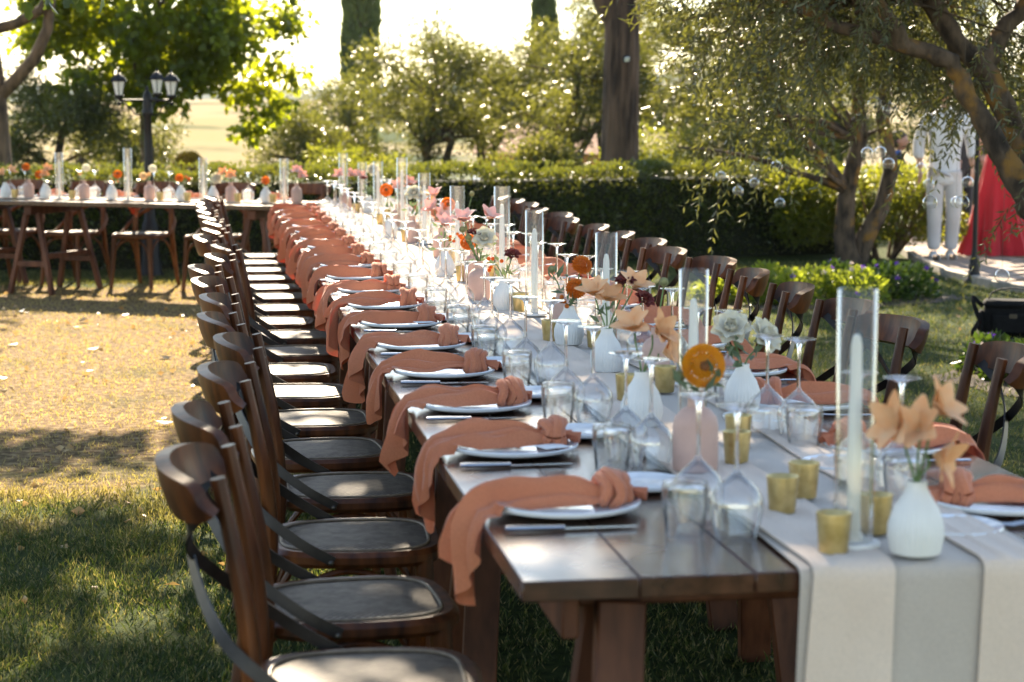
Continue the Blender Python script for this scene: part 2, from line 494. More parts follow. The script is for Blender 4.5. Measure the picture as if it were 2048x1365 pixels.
def grass_mat():
    m, t, b, o = nodes('grass_blade')
    k = dry_mask(t); n = wnoise(t, 3.2, 4); n2 = wnoise(t, 60, 2)
    g = ramp(t, n.outputs[0], [(.3, (.040, .066, .016)), (.55, (.072, .10, .024)), (.75, (.14, .14, .045))])
    g = mixrgb(t, g, (.36, .29, .14), ramp(t, n2.outputs[0], [(.50, (0,)*3), (.66, (.8,)*3)]))
    d = ramp(t, n2.outputs[0], [(.3, (.28, .20, .085)), (.55, (.45, .34, .16)), (.7, (.20, .20, .05))])
    c = mixrgb(t, g, d, k)
    t.links.new(c, b.inputs['Base Color']); b.inputs['Roughness'].default_value = .55
    tl = t.nodes.new('ShaderNodeBsdfTranslucent'); t.links.new(mixrgb(t, c, (1.5, 1.5, .9), 1, 'MULTIPLY'), tl.inputs[0])
    mx = t.nodes.new('ShaderNodeMixShader'); mx.inputs[0].default_value = .45
    t.links.new(b.outputs[0], mx.inputs[1]); t.links.new(tl.outputs[0], mx.inputs[2]); t.links.new(mx.outputs[0], o.inputs[0])
    return m
M['grass'] = grass_mat()

def gz(x, y):
    """terrain height: level garden, then the slope into the valley"""
    d = np.maximum(np.asarray(y, float) - 23, 0)
    return -.05 * d * np.clip(d / 12, 0, 1) * np.clip(600 / (d + 600), 0, 1)
ys = np.concatenate([np.arange(-12, 26, 1.0), np.arange(26, 80, 3.0), np.geomspace(80, 6000, 26)])
xs = np.concatenate([-np.geomspace(14, 4000, 22)[::-1], np.arange(-13, 14, 1.0), np.geomspace(14, 4000, 22)])
gx, gy = np.meshgrid(xs, ys, indexing='ij')
hz = gz(gx, gy)
struct('ground', MB().sheet(np.stack([gx, gy, hz], 2)[:, ::-1] * [1, 1, 1]), M['ground'])

def hill(name, y0, y1, base, crest, seed, m, x0=-2600, x1=2600):
    r = np.random.default_rng(seed); nx, ny = 70, 14
    X = np.linspace(x0, x1, nx); Y = np.linspace(y0, y1, ny); gx, gy = np.meshgrid(X, Y, indexing='ij')
    prof = sum(np.sin(X / s * 2 + r.uniform(0, 6)) * a for s, a in ((900, .16), (420, .09), (170, .05), (60, .015)))
    v = np.clip((gy - y0) / (y1 - y0), 0, 1)
    Z = base + (crest - base) * (1 + prof)[:, None] * np.sin(v * math.pi / 2) ** 1.3
    Z[:, -1] = base
    return struct(name, MB().sheet(np.stack([gx, gy, Z], 2)[:, ::-1]), m)
def field_mat(name, a, b2, c, sc):
    m, t, b, o = nodes(name)
    vo = t.nodes.new('ShaderNodeTexVoronoi'); vo.inputs['Scale'].default_value = sc
    g = t.nodes.new('ShaderNodeNewGeometry'); t.links.new(g.outputs['Position'], vo.inputs['Vector'])
    n = wnoise(t, .02, 6)
    col = ramp(t, vo.outputs['Color'], [(.2, a), (.5, b2), (.8, c)])
    t.links.new(mixrgb(t, col, (.05, .07, .03), ramp(t, n.outputs[0], [(.52, (0,)*3), (.62, (.9,)*3)])), b.inputs['Base Color'])
    b.inputs['Roughness'].default_value = 1; b.inputs['Specular IOR Level'].default_value = 0; return m
M['fields'] = field_mat('stubble_fields', (.30, .23, .13), (.24, .21, .10), (.36, .30, .20), .012)
M['woods'] = field_mat('wooded_hills', (.06, .08, .04), (.09, .10, .05), (.15, .13, .07), .006)
hill('near_hills', 300, 900, -24, 2, 3, M['fields'])
hill('far_hills', 1300, 3200, -30, 52, 5, M['woods'], -4200, 4200)

# grass blades, one uncountable sheet of them
def blades():
    C = []; L = []; W = []
    def patch(n, x0, x1, y0, y1, h, wd):
        x = rng.uniform(x0, x1, n); y = rng.uniform(y0, y1, n)
        cl = np.sin(x * 7.1 + y * 3.3) * np.sin(y * 5.7 - x * 2.1) * .5 + np.sin(x * 17 + 2 * np.sin(y * 9)) * .3
        keep = rng.uniform(-.9, 1, n) < cl + .25
        dry = (y > 7.9) & (y < 17.2) & (x < .3)
        keep &= ~dry | (rng.random(n) < .6)
        hh = h * rng.uniform(.45, 1.25, n) * np.where(dry, .55, 1)
        x, y, hh = x[keep], y[keep], hh[keep]
        C.append(np.stack([x, y, np.full(len(x), -.003)], 1)); L.append(hh); W.append(np.full(len(x), wd) * rng.uniform(.7, 1.4, len(x)))
    patch(60000, -.95, .6, 2.6, 8.2, .042, .0032)
    patch(36000, .5, 2.3, 2.6, 8.2, .042, .0034)
    patch(90000, -2.2, .6, 8.0, 18.8, .04, .005)
    patch(14000, .5, 2.0, 8.0, 18.8, .04, .005)
    patch(90000, 1.9, 6.8, 4.5, 18.8, .042, .0052)
    C = np.concatenate(C); L = np.concatenate(L); W = np.concatenate(W)
    D = rng.normal(size=(len(C), 3)) * [.55, .55, .2] + [0, 0, 1]
    me = leaves('lawn_grass', C, D, L, W, M['grass'], fold=.1)
    o = link('lawn_grass', me); o['kind'] = 'stuff'
    tag(o, 'short lawn grass, dry and straw coloured in the sunlit strip', 'grass')
blades()
M['litter'] = leafmat('fallen_leaf', [(.22, .12, .05), (.38, .24, .10), (.5, .40, .22), (.55, .22, .05)], ((.5, .3, .1), (.6, .4, .15)), .25, sc=9)
def litter():
    n = 420
    x = np.concatenate([rng.uniform(-2.2, .3, 300), rng.uniform(2.2, 6.4, 120)]); y = np.concatenate([rng.uniform(6, 18, 300), rng.uniform(8, 17, 120)])
    C = np.stack([x, y, np.full(n, .018)], 1)
    D = rng.normal(size=(n, 3)) * [1, 1, .12]
    o = link('fallen_leaves', leaves('fallen_leaves', C, D, rng.uniform(.025, .06, n), rng.uniform(.02, .04, n), M['litter'], .15)); o['kind'] = 'stuff'
    tag(o, 'small dry fallen leaves scattered over the lawn', 'leaves')
    # white petals and paper scraps lying in the sun
    P = [(-.30, 12.1), (-.17, 9.5), (-.75, 12.5), (-.9, 14.2), (-1.2, 12.9), (-.2, 13.6), (-1.35, 14.9), (.1, 11.2)]
    C = np.array([(a, b, .02) for a, b in P]); D = rng.normal(size=(len(P), 3)) * [1, 1, .1]
    o = link('pale_petals', leaves('pale_petals', C, D, .09, .05, M['cardstock'], .1)); o['kind'] = 'stuff'
    tag(o, 'white petals lying on the dry grass', 'petals')
litter()

# ------------------------------------------------------------------ brick path beyond the right lawn
def path():
    m, t, b, o = nodes('path_mortar'); n = wnoise(t, 30, 5)
    bt = t.nodes.new('ShaderNodeTexBrick'); bt.inputs['Scale'].default_value = 1.0; bt.inputs['Brick Width'].default_value = .245; bt.inputs['Row Height'].default_value = .145; bt.inputs['Mortar Size'].default_value = .006
    bt.inputs['Color1'].default_value = (.33, .25, .19, 1); bt.inputs['Color2'].default_value = (.25, .185, .14, 1); bt.inputs['Mortar'].default_value = (.15, .12, .09, 1)
    gp = t.nodes.new('ShaderNodeNewGeometry'); t.links.new(gp.outputs['Position'], bt.inputs['Vector'])
    t.links.new(mixrgb(t, bt.outputs['Color'], (.16, .13, .10), ramp(t, n.outputs[0], [(.45, (0,)*3), (.75, (.6,)*3)])), b.inputs['Base Color']); b.inputs['Roughness'].default_value = .9
    # left edge of the path runs from the bush towards the lower right
    edge = [(8.6, 23.5), (7.3, 20.4), (6.85, 18.6), (6.55, 17.0), (6.5, 15.8), (6.7, 14.6), (7.0, 13.2)]
    far = [(14.0, 23.0), (13.5, 22.0), (13.5, 20.4), (13.5, 18.0), (13.5, 16.0), (13.5, 14.6), (13.5, 13.2)]
    P = np.array([[(e[0] + (f[0] - e[0]) * k / 10, e[1] + (f[1] - e[1]) * k / 10, .006) for k in range(11)] for e, f in zip(edge, far)])
    base = struct('path', MB().sheet(P), m)
    brick = plain('brick_paver', (.30, .22, .17), .85, .3, 9, world=True, bst=.3)
    me = MB().box((0, 0, 0), (.238, .138, .05), None, .006).mesh('brick', brick)
    ex = np.array([e[0] for e in edge]); ey = np.array([e[1] for e in edge])
    def left(y): return float(np.interp(y, ey[::-1], ex[::-1]))
    k = 0; row = 0; y = 15.3
    while y < 21.8 and k < 298:
        x = left(y) + .14 + (row % 2) * .12
        while x < left(y) + 1.65 and k < 298:
            if x / y < .425:
                br = link('brick', me, base); br.location = (x, y + .0, .004 + random.uniform(-.003, .004)); br.rotation_euler = (random.uniform(-.01, .01), random.uniform(-.01, .01), R(random.uniform(-1.5, 1.5)))
                k += 1
            x += .245
        y += .145
        row += 1
    kerb = MB()
    for a, c in zip(edge[:-1], edge[1:]):
        kerb.beam((a[0], a[1], .02), (c[0], c[1], .02), .07, .11, .01)
    kb = kerb.build('path_kerb', plain('kerb_stone', (.30, .27, .23), .9, .25, 14, world=True, bst=.3), base)
    # timber edging and lit lawn behind the path
    ed = MB()
    ed.beam((7.5, 22.6, .10), (13.5, 20.8, .10), .2, .10, .01)
    struct('timber_edging', ed, M['trestle_wood'])
path()

# ------------------------------------------------------------------ foliage builders
M['hedge_leaf'] = leafmat('hedge_leaf', [(.018, .036, .009), (.032, .058, .013), (.055, .085, .018), (.10, .13, .02)], ((.13, .17, .015), (.30, .28, .03)), .30, .3, 2.2, .55)
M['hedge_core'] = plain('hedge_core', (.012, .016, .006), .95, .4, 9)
M['bush_leaf'] = leafmat('bush_leaf', [(.024, .044, .008), (.05, .08, .013), (.09, .12, .018), (.16, .16, .02)], ((.24, .30, .02), (.44, .40, .04)), .42, .4, 3)
M['olive_leaf'] = leafmat('olive_leaf', [(.02, .030, .009), (.04, .054, .016), (.075, .086, .027), (.13, .13, .045)], ((.18, .20, .028), (.33, .31, .04)), .34, .36, 1.1, .5)
M['near_olive_leaf'] = leafmat('near_olive_leaf', [(.022, .032, .018), (.045, .055, .028), (.08, .085, .042), (.15, .16, .09)], ((.16, .18, .03), (.30, .27, .05)), .28, .38, 5, .5)
M['maple_leaf'] = leafmat('maple_leaf', [(.014, .032, .007), (.028, .056, .010), (.05, .085, .014), (.10, .12, .018)], ((.24, .36, .015), (.70, .66, .03)), .50, .35, 1.6)
M['linden_leaf'] = leafmat('linden_leaf', [(.012, .026, .007), (.022, .042, .010), (.04, .065, .014)], ((.12, .2, .02), (.22, .28, .03)), .22, .45, 2)
M['cypress_leaf'] = leafmat('cypress_leaf', [(.05, .075, .028), (.075, .105, .035), (.11, .135, .045)], ((.2, .26, .05), (.28, .32, .07)), .3, .7, .5)
M['pine_needle'] = leafmat('pine_needle', [(.02, .035, .01), (.035, .055, .014), (.06, .08, .02)], ((.16, .2, .03), (.24, .26, .05)), .3, .5, 1)

def limb(mb, a, b, r0, r1, sag=.12, n=6, k=7):
    a = Vector(a); b = Vector(b); d = (b - a).length
    mid = (a + b) / 2 + Vector((random.uniform(-1, 1), random.uniform(-1, 1), random.uniform(.2, 1))) * d * sag
    pts = []; rr = []
    for i in range(n + 1):
        t = i / n
        p = a * (1 - t) ** 2 + mid * 2 * t * (1 - t) + b * t * t
        pts.append(p + Vector((random.uniform(-1, 1), random.uniform(-1, 1), random.uniform(-1, 1))) * d * .018 * (0 if i in (0, n) else 1))
        rr.append(r0 + (r1 - r0) * t)
    mb.tube(pts, rr, k, jit=.08); return pts
def clump_points(clumps, n, shell=.45):
    w_ = np.array([c[1] ** 2 for c in clumps]); w_ = w_ / w_.sum()
    idx = rng.choice(len(clumps), n, p=w_)
    c = np.array([c[0] for c in clumps], float)[idx]; r = np.array([c[1] for c in clumps])[idx]
    sc = np.array([c[2] if len(c) > 2 else (1, 1, .75) for c in clumps])[idx]
    d = unit(rng.normal(size=(n, 3))); u = rng.random(n) ** shell
    return c + d * (r * u)[:, None] * sc, d
def crown_clumps(c, rad, n, r0, r1, seed, inner=.35, zmin=None):
    g = np.random.default_rng(seed); out = []
    while len(out) < n:
        d = unit(g.normal(size=3)); u = g.uniform(inner, 1) ** .6
        p = np.array(c) + d * u * np.array(rad)
        if zmin is not None and p[2] < zmin: continue
        out.append((tuple(p), g.uniform(r0, r1)))
    return out
def tree(name, label, cat, base, trunk, r0, clumps, nleaf, L, W, lm, bm, lkind='rhomb', droop=.3, group=None, nlimb=None, shell=.5, limb_r=.3, extra=None, jit=.1):
    """base: foot on the ground; trunk: list of points from the foot; clumps of leaves carried by limbs"""
    t = thing(name, label, cat, base, 0, group)
    B = Vector(base); tb = MB(); tp = [Vector(p) - B for p in trunk]
    n = len(tp); rr = [r0 * (1.35 if i == 0 else 1 - .5 * i / (n - 1)) for i in range(n)]
    tb.tube(tp, rr, 14, jit=jit)
    for c in clumps[:nlimb] if nlimb else clumps:
        e = Vector(c[0]) - B
        i = min(range(1 if n > 2 else 0, n), key=lambda q: (tp[q] - e).length + max(0, tp[q].z - e.z) * 2)
        limb(tb, tp[i], e, rr[i] * limb_r * 1.6, rr[i] * limb_r * .35, .14)
    if extra: extra(tb, B)
    tb.build('trunk', bm, t)
    P, d = clump_points(clumps, nleaf, shell)
    D = d * .6 + rng.normal(size=d.shape) * .7 + np.array([0, 0, -droop])
    link('crown', leaves('crown', P - np.array(base), D, L * rng.uniform(.7, 1.3, nleaf), W * rng.uniform(.7, 1.3, nleaf), lm, .12, lkind), t)
    return t

# ------------------------------------------------------------------ clipped hedge
def hedge():
    line = [(-5.2, 19.2), (-1.9, 18.95), (.84, 18.62), (3.3, 19.0), (5.0, 19.4), (6.5, 19.8)]
    t = thing('clipped_hedge', 'long low clipped hedge behind the dining tables', 'hedge', (0, 19, 0))
    lx = np.array([p[0] for p in line]); ly = np.array([p[1] for p in line])
    H, Dp = .90, .85
    core = MB()
    for a, b in zip(line[:-1], line[1:]):
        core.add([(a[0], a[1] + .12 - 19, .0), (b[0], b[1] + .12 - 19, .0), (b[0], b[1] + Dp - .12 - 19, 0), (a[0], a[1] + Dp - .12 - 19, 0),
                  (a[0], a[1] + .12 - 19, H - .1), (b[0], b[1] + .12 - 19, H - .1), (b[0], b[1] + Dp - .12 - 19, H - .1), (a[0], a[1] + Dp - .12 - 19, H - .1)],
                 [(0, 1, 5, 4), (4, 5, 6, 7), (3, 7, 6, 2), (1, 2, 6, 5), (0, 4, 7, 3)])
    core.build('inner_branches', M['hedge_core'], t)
    def surf(n, kind):
        x = rng.uniform(-5.2, 6.5, n); y0 = np.interp(x, lx, ly)
        wob = .035 * np.sin(x * 3.1) + .03 * np.sin(x * 8.3 + 1) + .02 * np.sin(x * 19)
        if kind == 'front':
            z = rng.uniform(.03, H, n); y = y0 + wob + .03 * np.sin(z * 11 + x * 5) + rng.exponential(.05, n) - .02
            thin = z < .2 + .12 * np.sin(x * 5) ; keep = ~thin | (rng.random(n) < .45)
            D = np.tile([0, -1, .25], (n, 1))
        elif kind == 'top':
            z = H + wob * .6 + .02 * np.sin(x * 13) - rng.exponential(.03, n) + .01; y = y0 + rng.uniform(0, Dp, n); keep = np.ones(n, bool)
            D = np.tile([0, -.1, 1], (n, 1))
        elif kind == 'shoot':
            z = H + .02 + rng.random(n) * .05; y = y0 + rng.uniform(0, Dp, n); keep = np.ones(n, bool); D = np.tile([0, 0, 1.6], (n, 1))
        else:
            z = rng.uniform(.05, H, n); y = y0 + Dp - rng.exponential(.05, n); keep = np.ones(n, bool); D = np.tile([0, 1, .2], (n, 1))
        P = np.stack([x, y - 19, z], 1)[keep]; D = D[keep] + rng.normal(size=(keep.sum(), 3)) * .6
        return P, D
    Ps, Ds = zip(*[surf(26000, 'front'), surf(20000, 'top'), surf(1100, 'shoot'), surf(5000, 'back')])
    P = np.concatenate(Ps); D = np.concatenate(Ds); n = len(P)
    link('foliage', leaves('foliage', P, D, .042 * rng.uniform(.7, 1.4, n), .026 * rng.uniform(.7, 1.3, n), M['hedge_leaf'], .14), t)
hedge()
def end_bush():
    t = thing('round_bush', 'rounded yellow-green bush at the right end of the hedge beside the path', 'bush', (6.72, 19.25, 0))
    tb = MB()
    for k in range(16):
        a = random.uniform(0, 6.3); r_ = random.uniform(.3, .8)
        tb.tube([(math.cos(a) * .12, math.sin(a) * .12, 0), (math.cos(a) * r_ * .6, math.sin(a) * r_ * .5, .4), (math.cos(a) * r_, math.sin(a) * r_ * .7, .8)], [.02, .014, .006], 6)
    tb.build('stems', M['bark'], t)
    cl = [((x, y, z), r_) for x, y, z, r_ in [(-.45, 0, .66, .34), (.1, -.1, .7, .36), (.5, .05, .6, .34), (-.1, .3, .62, .4), (.45, .3, .66, .34), (-.5, .2, .4, .32), (.2, -.15, .42, .36), (.62, 0, .33, .28), (-.75, .1, .6, .3), (-.2, -.1, .36, .3), (-.85, 0, .35, .3), (-.95, .1, .72, .26)]]
    P, d = clump_points(cl, 12500, .33)
    P[:, 2] = np.clip(P[:, 2], .06, .98)
    link('foliage', leaves('foliage', P, d + rng.normal(size=d.shape) * .5, .05 * rng.uniform(.7, 1.3, len(P)), .026, M['bush_leaf'], .14), t)
end_bush()

# ------------------------------------------------------------------ trees behind the hedge
def olives():
    spec = [  # x, y, height of crown centre, crown radii, label, seed
        (3.05, 27.6, 1.66, (1.15, 1.0, .92), 'twisted olive tree with two dark stems left of the pine trunk', 1),
        (4.95, 26.9, 1.85, (1.1, 1.0, 1.1), 'bushy olive tree directly beside the thick pine trunk', 2),
        (1.45, 29.5, 1.05, (.75, .8, .45), 'small pale olive tree in the gap right of the lamp post', 3),
        (-1.9, 26.5, 1.22, (1.05, .8, .7), 'olive tree behind the hedge at the left picture edge', 4),
        (-1.0, 29.5, 1.0, (.8, .7, .5), 'olive tree half hidden by the lamp post', 5),
        (2.25, 32.5, 1.2, (.95, 1.0, .72), 'olive tree growing in front of the taller cypress', 6),
        (4.2, 30.5, 1.78, (1.3, 1.0, 1.0), 'olive tree between the two dark stemmed olives, set further back', 7),
        (6.9, 25.6, 2.0, (1.25, 1.0, 1.25), 'dense olive tree right of the pine trunk', 8),
        (8.6, 26.6, 2.2, (1.5, 1.0, 1.4), 'tall olive tree behind the hanging glass globes', 9),
        (10.9, 27.5, 2.3, (1.7, 1.0, 1.5), 'broad olive tree behind the standing guests', 10),
        (6.1, 30.5, 2.1, (1.4, 1.0, 1.3), 'tall olive tree far behind the pine trunk', 11),
        (8.0, 32.5, 2.4, (1.7, 1.0, 1.6), 'furthest dark olive tree in the right background', 12)]
    for x, y, hc, rad, lab, sd in spec:
        g0 = float(gz(x, y)); c = (x, y, hc)
        n = 20 if rad[0] < 1.1 else 28
        cl = crown_clumps(c, rad, n, .3, .5, sd, .2)
        random.seed(sd)
        tp = [(x, y, g0 - .05), (x + .06, y, g0 + .4), (x - .04, y, hc - rad[2] * .75), (x + .08, y, hc)]
        def second(tb, B, x=x, y=y, g0=g0, hc=hc, rad=rad):
            limb(tb, Vector((x + .05, y, g0)) - B, Vector((x + .32, y - .1, hc - rad[2] * .5)) - B, .07, .045, .2)
        tree('olive_tree', lab, 'olive tree', (x, y, g0), tp, .085, cl, int(6200 * rad[0] * rad[2]) + 3400, .085, .024, M['olive_leaf'], M['olive_bark'], droop=.0, group='olive trees beyond the hedge', shell=.6, extra=second, limb_r=.4)
olives()

def back_shrubs():
    spec = [(1.75, 24.2, .75, 'low shrub behind the hedge below the far cypress'), (3.9, 24.0, .72, 'low shrub behind the hedge left of the bushy olive'), (5.35, 23.4, .8, 'leafy shrub behind the hedge just right of the pine trunk'), (6.15, 23.2, .95, 'tall leafy shrub behind the dark part of the hedge'), (7.0, 23.6, 1.0, 'dense shrub behind the forked olive trunk'), (7.75, 24.6, 1.1, 'dark shrub at the back left of the white shirt'), (9.6, 24.6, 1.2, 'dark shrub at the back behind the red dress')]
    for k, (x, y, h, lab) in enumerate(spec):
        t = thing('garden_shrub', lab, 'shrub', (x, y, float(gz(x, y))), 0, 'shrubs behind the hedge')
        tb = MB()
        for q in range(9):
            a = random.uniform(0, 6.3); r_ = random.uniform(.2, .5)
            tb.tube([(0, 0, 0), (math.cos(a) * r_ * .5, math.sin(a) * r_ * .4, h * .6), (math.cos(a) * r_, math.sin(a) * r_ * .6, h * 1.1)], [.025, .016, .006], 6)
        tb.build('stems', M['bark'], t)
        cl = crown_clumps((0, 0, h), (.62, .45, .5 * h), 15, .22, .36, 90 + k, .2)
        P, d = clump_points(cl, 4200, .5)
        link('foliage', leaves('foliage', P, d + rng.normal(size=d.shape) * .6, .07 * rng.uniform(.7, 1.3, len(P)), .028, M['olive_leaf'] if k % 2 else M['bush_leaf'], .12), t)
back_shrubs()

def maple():
    x, y = -.80, 27.5; g0 = float(gz(x, y))
    cl = crown_clumps((-.55, 27.5, 2.75), (1.85, 1.4, 1.35), 60, .3, .52, 21, .25)
    cl += [((.75, 27.2, 1.35), .28), ((.55, 27.0, 1.2), .25), ((.98, 27.0, 1.55), .26), ((1.22, 27.2, 1.9), .28), ((.9, 27.1, 2.1), .3), ((-1.9, 27.1, 1.6), .35), ((-1.5, 27.0, 1.45), .3), ((1.1, 27.0, 2.6), .3)]
    tree('maple_tree', 'broad bright green maple tree behind the triple lamp post', 'maple tree', (x, y, g0), [(x, y, g0 - .05), (x + .03, y, .6), (x, y, 1.5), (x + .2, y, 2.6)], .11, cl, 13000, .10, .10, M['maple_leaf'], M['bark'], 'lobed', droop=.6, shell=.6, nlimb=60)
maple()

def left_tree():
    x, y = -2.12, 21.3
    cl = crown_clumps((-2.6, 21.5, 4.6), (2.0, 1.8, 1.2), 22, .4, .7, 31, .2) + [((-1.5, 19.3, 5.0), .4), ((-1.9, 19.0, 4.9), .45)]
    def extra(tb, B):
        for pts, r_ in (([(-2.1, 21.3, 1.62), (-1.93, 21.2, 1.78), (-1.72, 21.1, 2.0), (-1.58, 21.1, 2.3), (-1.5, 21.1, 2.9)], .07), ([(-2.15, 21.3, 2.3), (-1.9, 21.2, 2.36), (-1.62, 21.0, 2.5), (-1.2, 20.9, 3.2)], .06)):
            tb.tube([Vector(p) - B for p in pts], [r_, r_ * .95, r_ * .9, r_ * .8, r_ * .6][:len(pts)], 10, jit=.06)
    tree('broadleaf_tree', 'reddish-brown tree trunk with two rising branches at left picture edge', 'tree', (x, y, 0), [(x - .05, y, -.05), (x, y, .8), (x - .02, y, 1.6), (x - .1, y, 2.6), (x - .3, y, 4.2)], .15, cl, 5200, .12, .09, M['linden_leaf'], M['bark'], shell=.6, extra=extra)
left_tree()

def shade_tree():
    """the garden tree left of the picture whose crown reaches over the table and shades its near half"""
    x, y = -3.3, 12.2
    cl = crown_clumps((.35, 12.1, 6.0), (4.4, 4.6, 1.9), 84, .36, .78, 41, .1)
    cl += [((.3, 11.5, 5.2), .5), ((.4, 12.5, 5.6), .5), ((-.7, 16.6, 5.0), .42), ((-.15, 16.5, 4.9), .36), ((-1.3, 16.8, 5.1), .5), ((-.4, 15.9, 4.7), .36)]
    g = np.random.default_rng(3)
    def extra(tb, B):
        tb.tube([Vector(p) - B for p in [(x + .3, y, 3.4), (-1.6, 11.6, 3.3), (-.8, 10.6, 2.7), (-.73, 10.3, 2.1)]], [.07, .05, .02, .006], 8)
        tb.tube([Vector(p) - B for p in [(-1.6, 11.6, 3.3), (-.2, 11.3, 3.0), (.55, 11.1, 2.6), (.70, 11.0, 2.12)]], [.04, .03, .015, .005], 8)
    t = tree('linden_tree', 'linden tree whose dark heart-shaped leaves hang into the top left of the picture', 'linden tree', (x, y, 0), [(x, y, -.05), (x + .05, y, 1.4), (x + .2, y, 3.0), (x + .9, y, 4.6), (x + 2.2, y + .1, 5.6)], .24, cl, 25500, .13, .11, M['linden_leaf'], M['bark'], droop=.5, shell=.6, extra=extra, nlimb=60)
    # hanging leaves in view
    n = 15
    C = np.array([(-.73, 10.25, 2.06)] * 10 + [(.71, 11.0, 2.17)] * 5) + g.normal(size=(n, 3)) * [.07, .07, .04]
    C[10:] += g.normal(size=(5, 3)) * [.03, .02, .015]
    D = g.normal(size=(n, 3)) * [.35, .35, .1] + [0, 0, -1]
    link('hanging_leaves', leaves('hanging_leaves', C - np.array([x, y, 0]), D, g.uniform(.07, .10, n), g.uniform(.07, .09, n), M['linden_leaf'], .08, 'lobed'), t)
shade_tree()

def pine():
    x, y = 4.42, 21.2
    t = thing('pine_tree', 'thick dark pine trunk with furrowed bark rising behind the hedge', 'pine tree', (x, y, 0))
    nu, nv = 90, 72; P = np.zeros((nu, nv + 1, 3)); g = np.random.default_rng(2)
    ph = g.uniform(0, 6.28, 8)
    for i in range(nu):
        z = -.05 + i / (nu - 1) * 6.5
        r_ = .215 - .012 * z + .07 * math.exp(-max(z, 0) * 3)
        for j in range(nv + 1):
            a = 2 * math.pi * (j % nv) / nv
            rid = abs(math.sin(a * 9 + ph[0] + .9 * math.sin(z * 2.1) + .4 * math.sin(z * 9 + a * 3))) ** .6
            plate = abs(math.sin(z * 5.5 + 2.2 * math.sin(a * 5 + ph[1]) + ph[2])) ** .5
            rr = r_ * (.90 + .12 * rid * (.55 + .45 * plate) + .02 * math.sin(a * 3 + z))
            P[i, j] = (rr * math.cos(a) + .012 * z * z * .3, rr * math.sin(a), z)
    mb = MB().sheet(P[:, ::-1])
    mb.tube([(0, 0, 2.35), (-.12, 0, 2.55), (-.35, 0, 2.95), (-.9, .1, 3.8)], [.14, .12, .10, .06], 12, jit=.1)
    cl = crown_clumps((.2, .2, 7.2), (2.6, 2.6, .8), 26, .5, .8, 51, .1)
    for c in cl: limb(mb, (.1, 0, 5.6), c[0], .06, .02, .1)
    mb.build('trunk', M['pine_bark'], t)
    Pn, d = clump_points(cl, 9000, .5)
    link('crown', leaves('crown', Pn, d + rng.normal(size=d.shape) * .8, .14, .012, M['pine_needle'], .02), t)
    # small floodlight strapped to the trunk
    f = thing('floodlight', 'small white floodlight strapped to the pine trunk', 'floodlight', (x + .02, y - .25, 2.02))
    MB().box((0, 0, 0), (.075, .05, .075), Matrix.Rotation(.5, 3, 'X') @ Matrix.Rotation(.3, 3, 'Z'), .008).build('housing', M['black_iron'], f)
    MB().box((.0, -.03, -.004), (.052, .02, .052), Matrix.Rotation(.5, 3, 'X') @ Matrix.Rotation(.3, 3, 'Z'), .004).build('lens', M['lamp_glass'], f)
pine()

def cypresses():
    for x, y, h, r_, lab, sd in [(4.95, 65.0, 12.0, .52, 'tall dark cypress standing furthest left against the white sky', 1), (11.75, 69.2, 6.7, .5, 'shorter cypress tip showing above the bushy olive', 2)]:
        g0 = float(gz(x, y)); t = thing('cypress_tree', lab, 'cypress', (x, y, g0), 0, 'cypresses')
        MB().tube([(0, 0, -.1), (0, 0, (h - g0) * .9)], [.14, .03], 8).build('trunk', M['bark'], t)
        Ht = h - g0; n = 9000; g = np.random.default_rng(sd)
        z = g.random(n) ** .8 * Ht; a = g.uniform(0, 6.28, n)
        prof = r_ * np.minimum(1, (z / (Ht * .12)) ** .5) * np.clip((1 - z / Ht) * 2.2, 0, 1) ** .6
        rr = prof * (1 - g.exponential(.14, n)) * (1 + .1 * np.sin(z * 2.3 + a * 3))
        P = np.stack([rr * np.cos(a) + z * .008 * (1 if sd == 1 else -.5), rr * np.sin(a), z], 1)
        D = np.stack([np.cos(a) * .35, np.sin(a) * .35, np.ones(n)], 1) + g.normal(size=(n, 3)) * .2
        link('crown', leaves('crown', P, D, .34, .14, M['cypress_leaf'], .1), t)
cypresses()

def topiary():
    t = thing('round_shrub', 'small ball shaped shrub glowing orange behind the hedge', 'shrub', (-.2, 24.3, -.1))
    MB().tube([(0, 0, 0), (0, 0, .6)], [.03, .02], 8).build('stem', M['bark'], t)
    m = leafmat('golden_shrub_leaf', [(.10, .08, .015), (.18, .13, .02), (.28, .18, .03)], ((.5, .3, .03), (.65, .38, .04)), .45)
    P, d = clump_points([((0, 0, .82), .2, (1, 1, 1.25))], 3600, .25)
    link('foliage', leaves('foliage', P, d + rng.normal(size=d.shape) * .35, .05, .02, m, .1), t)
topiary()

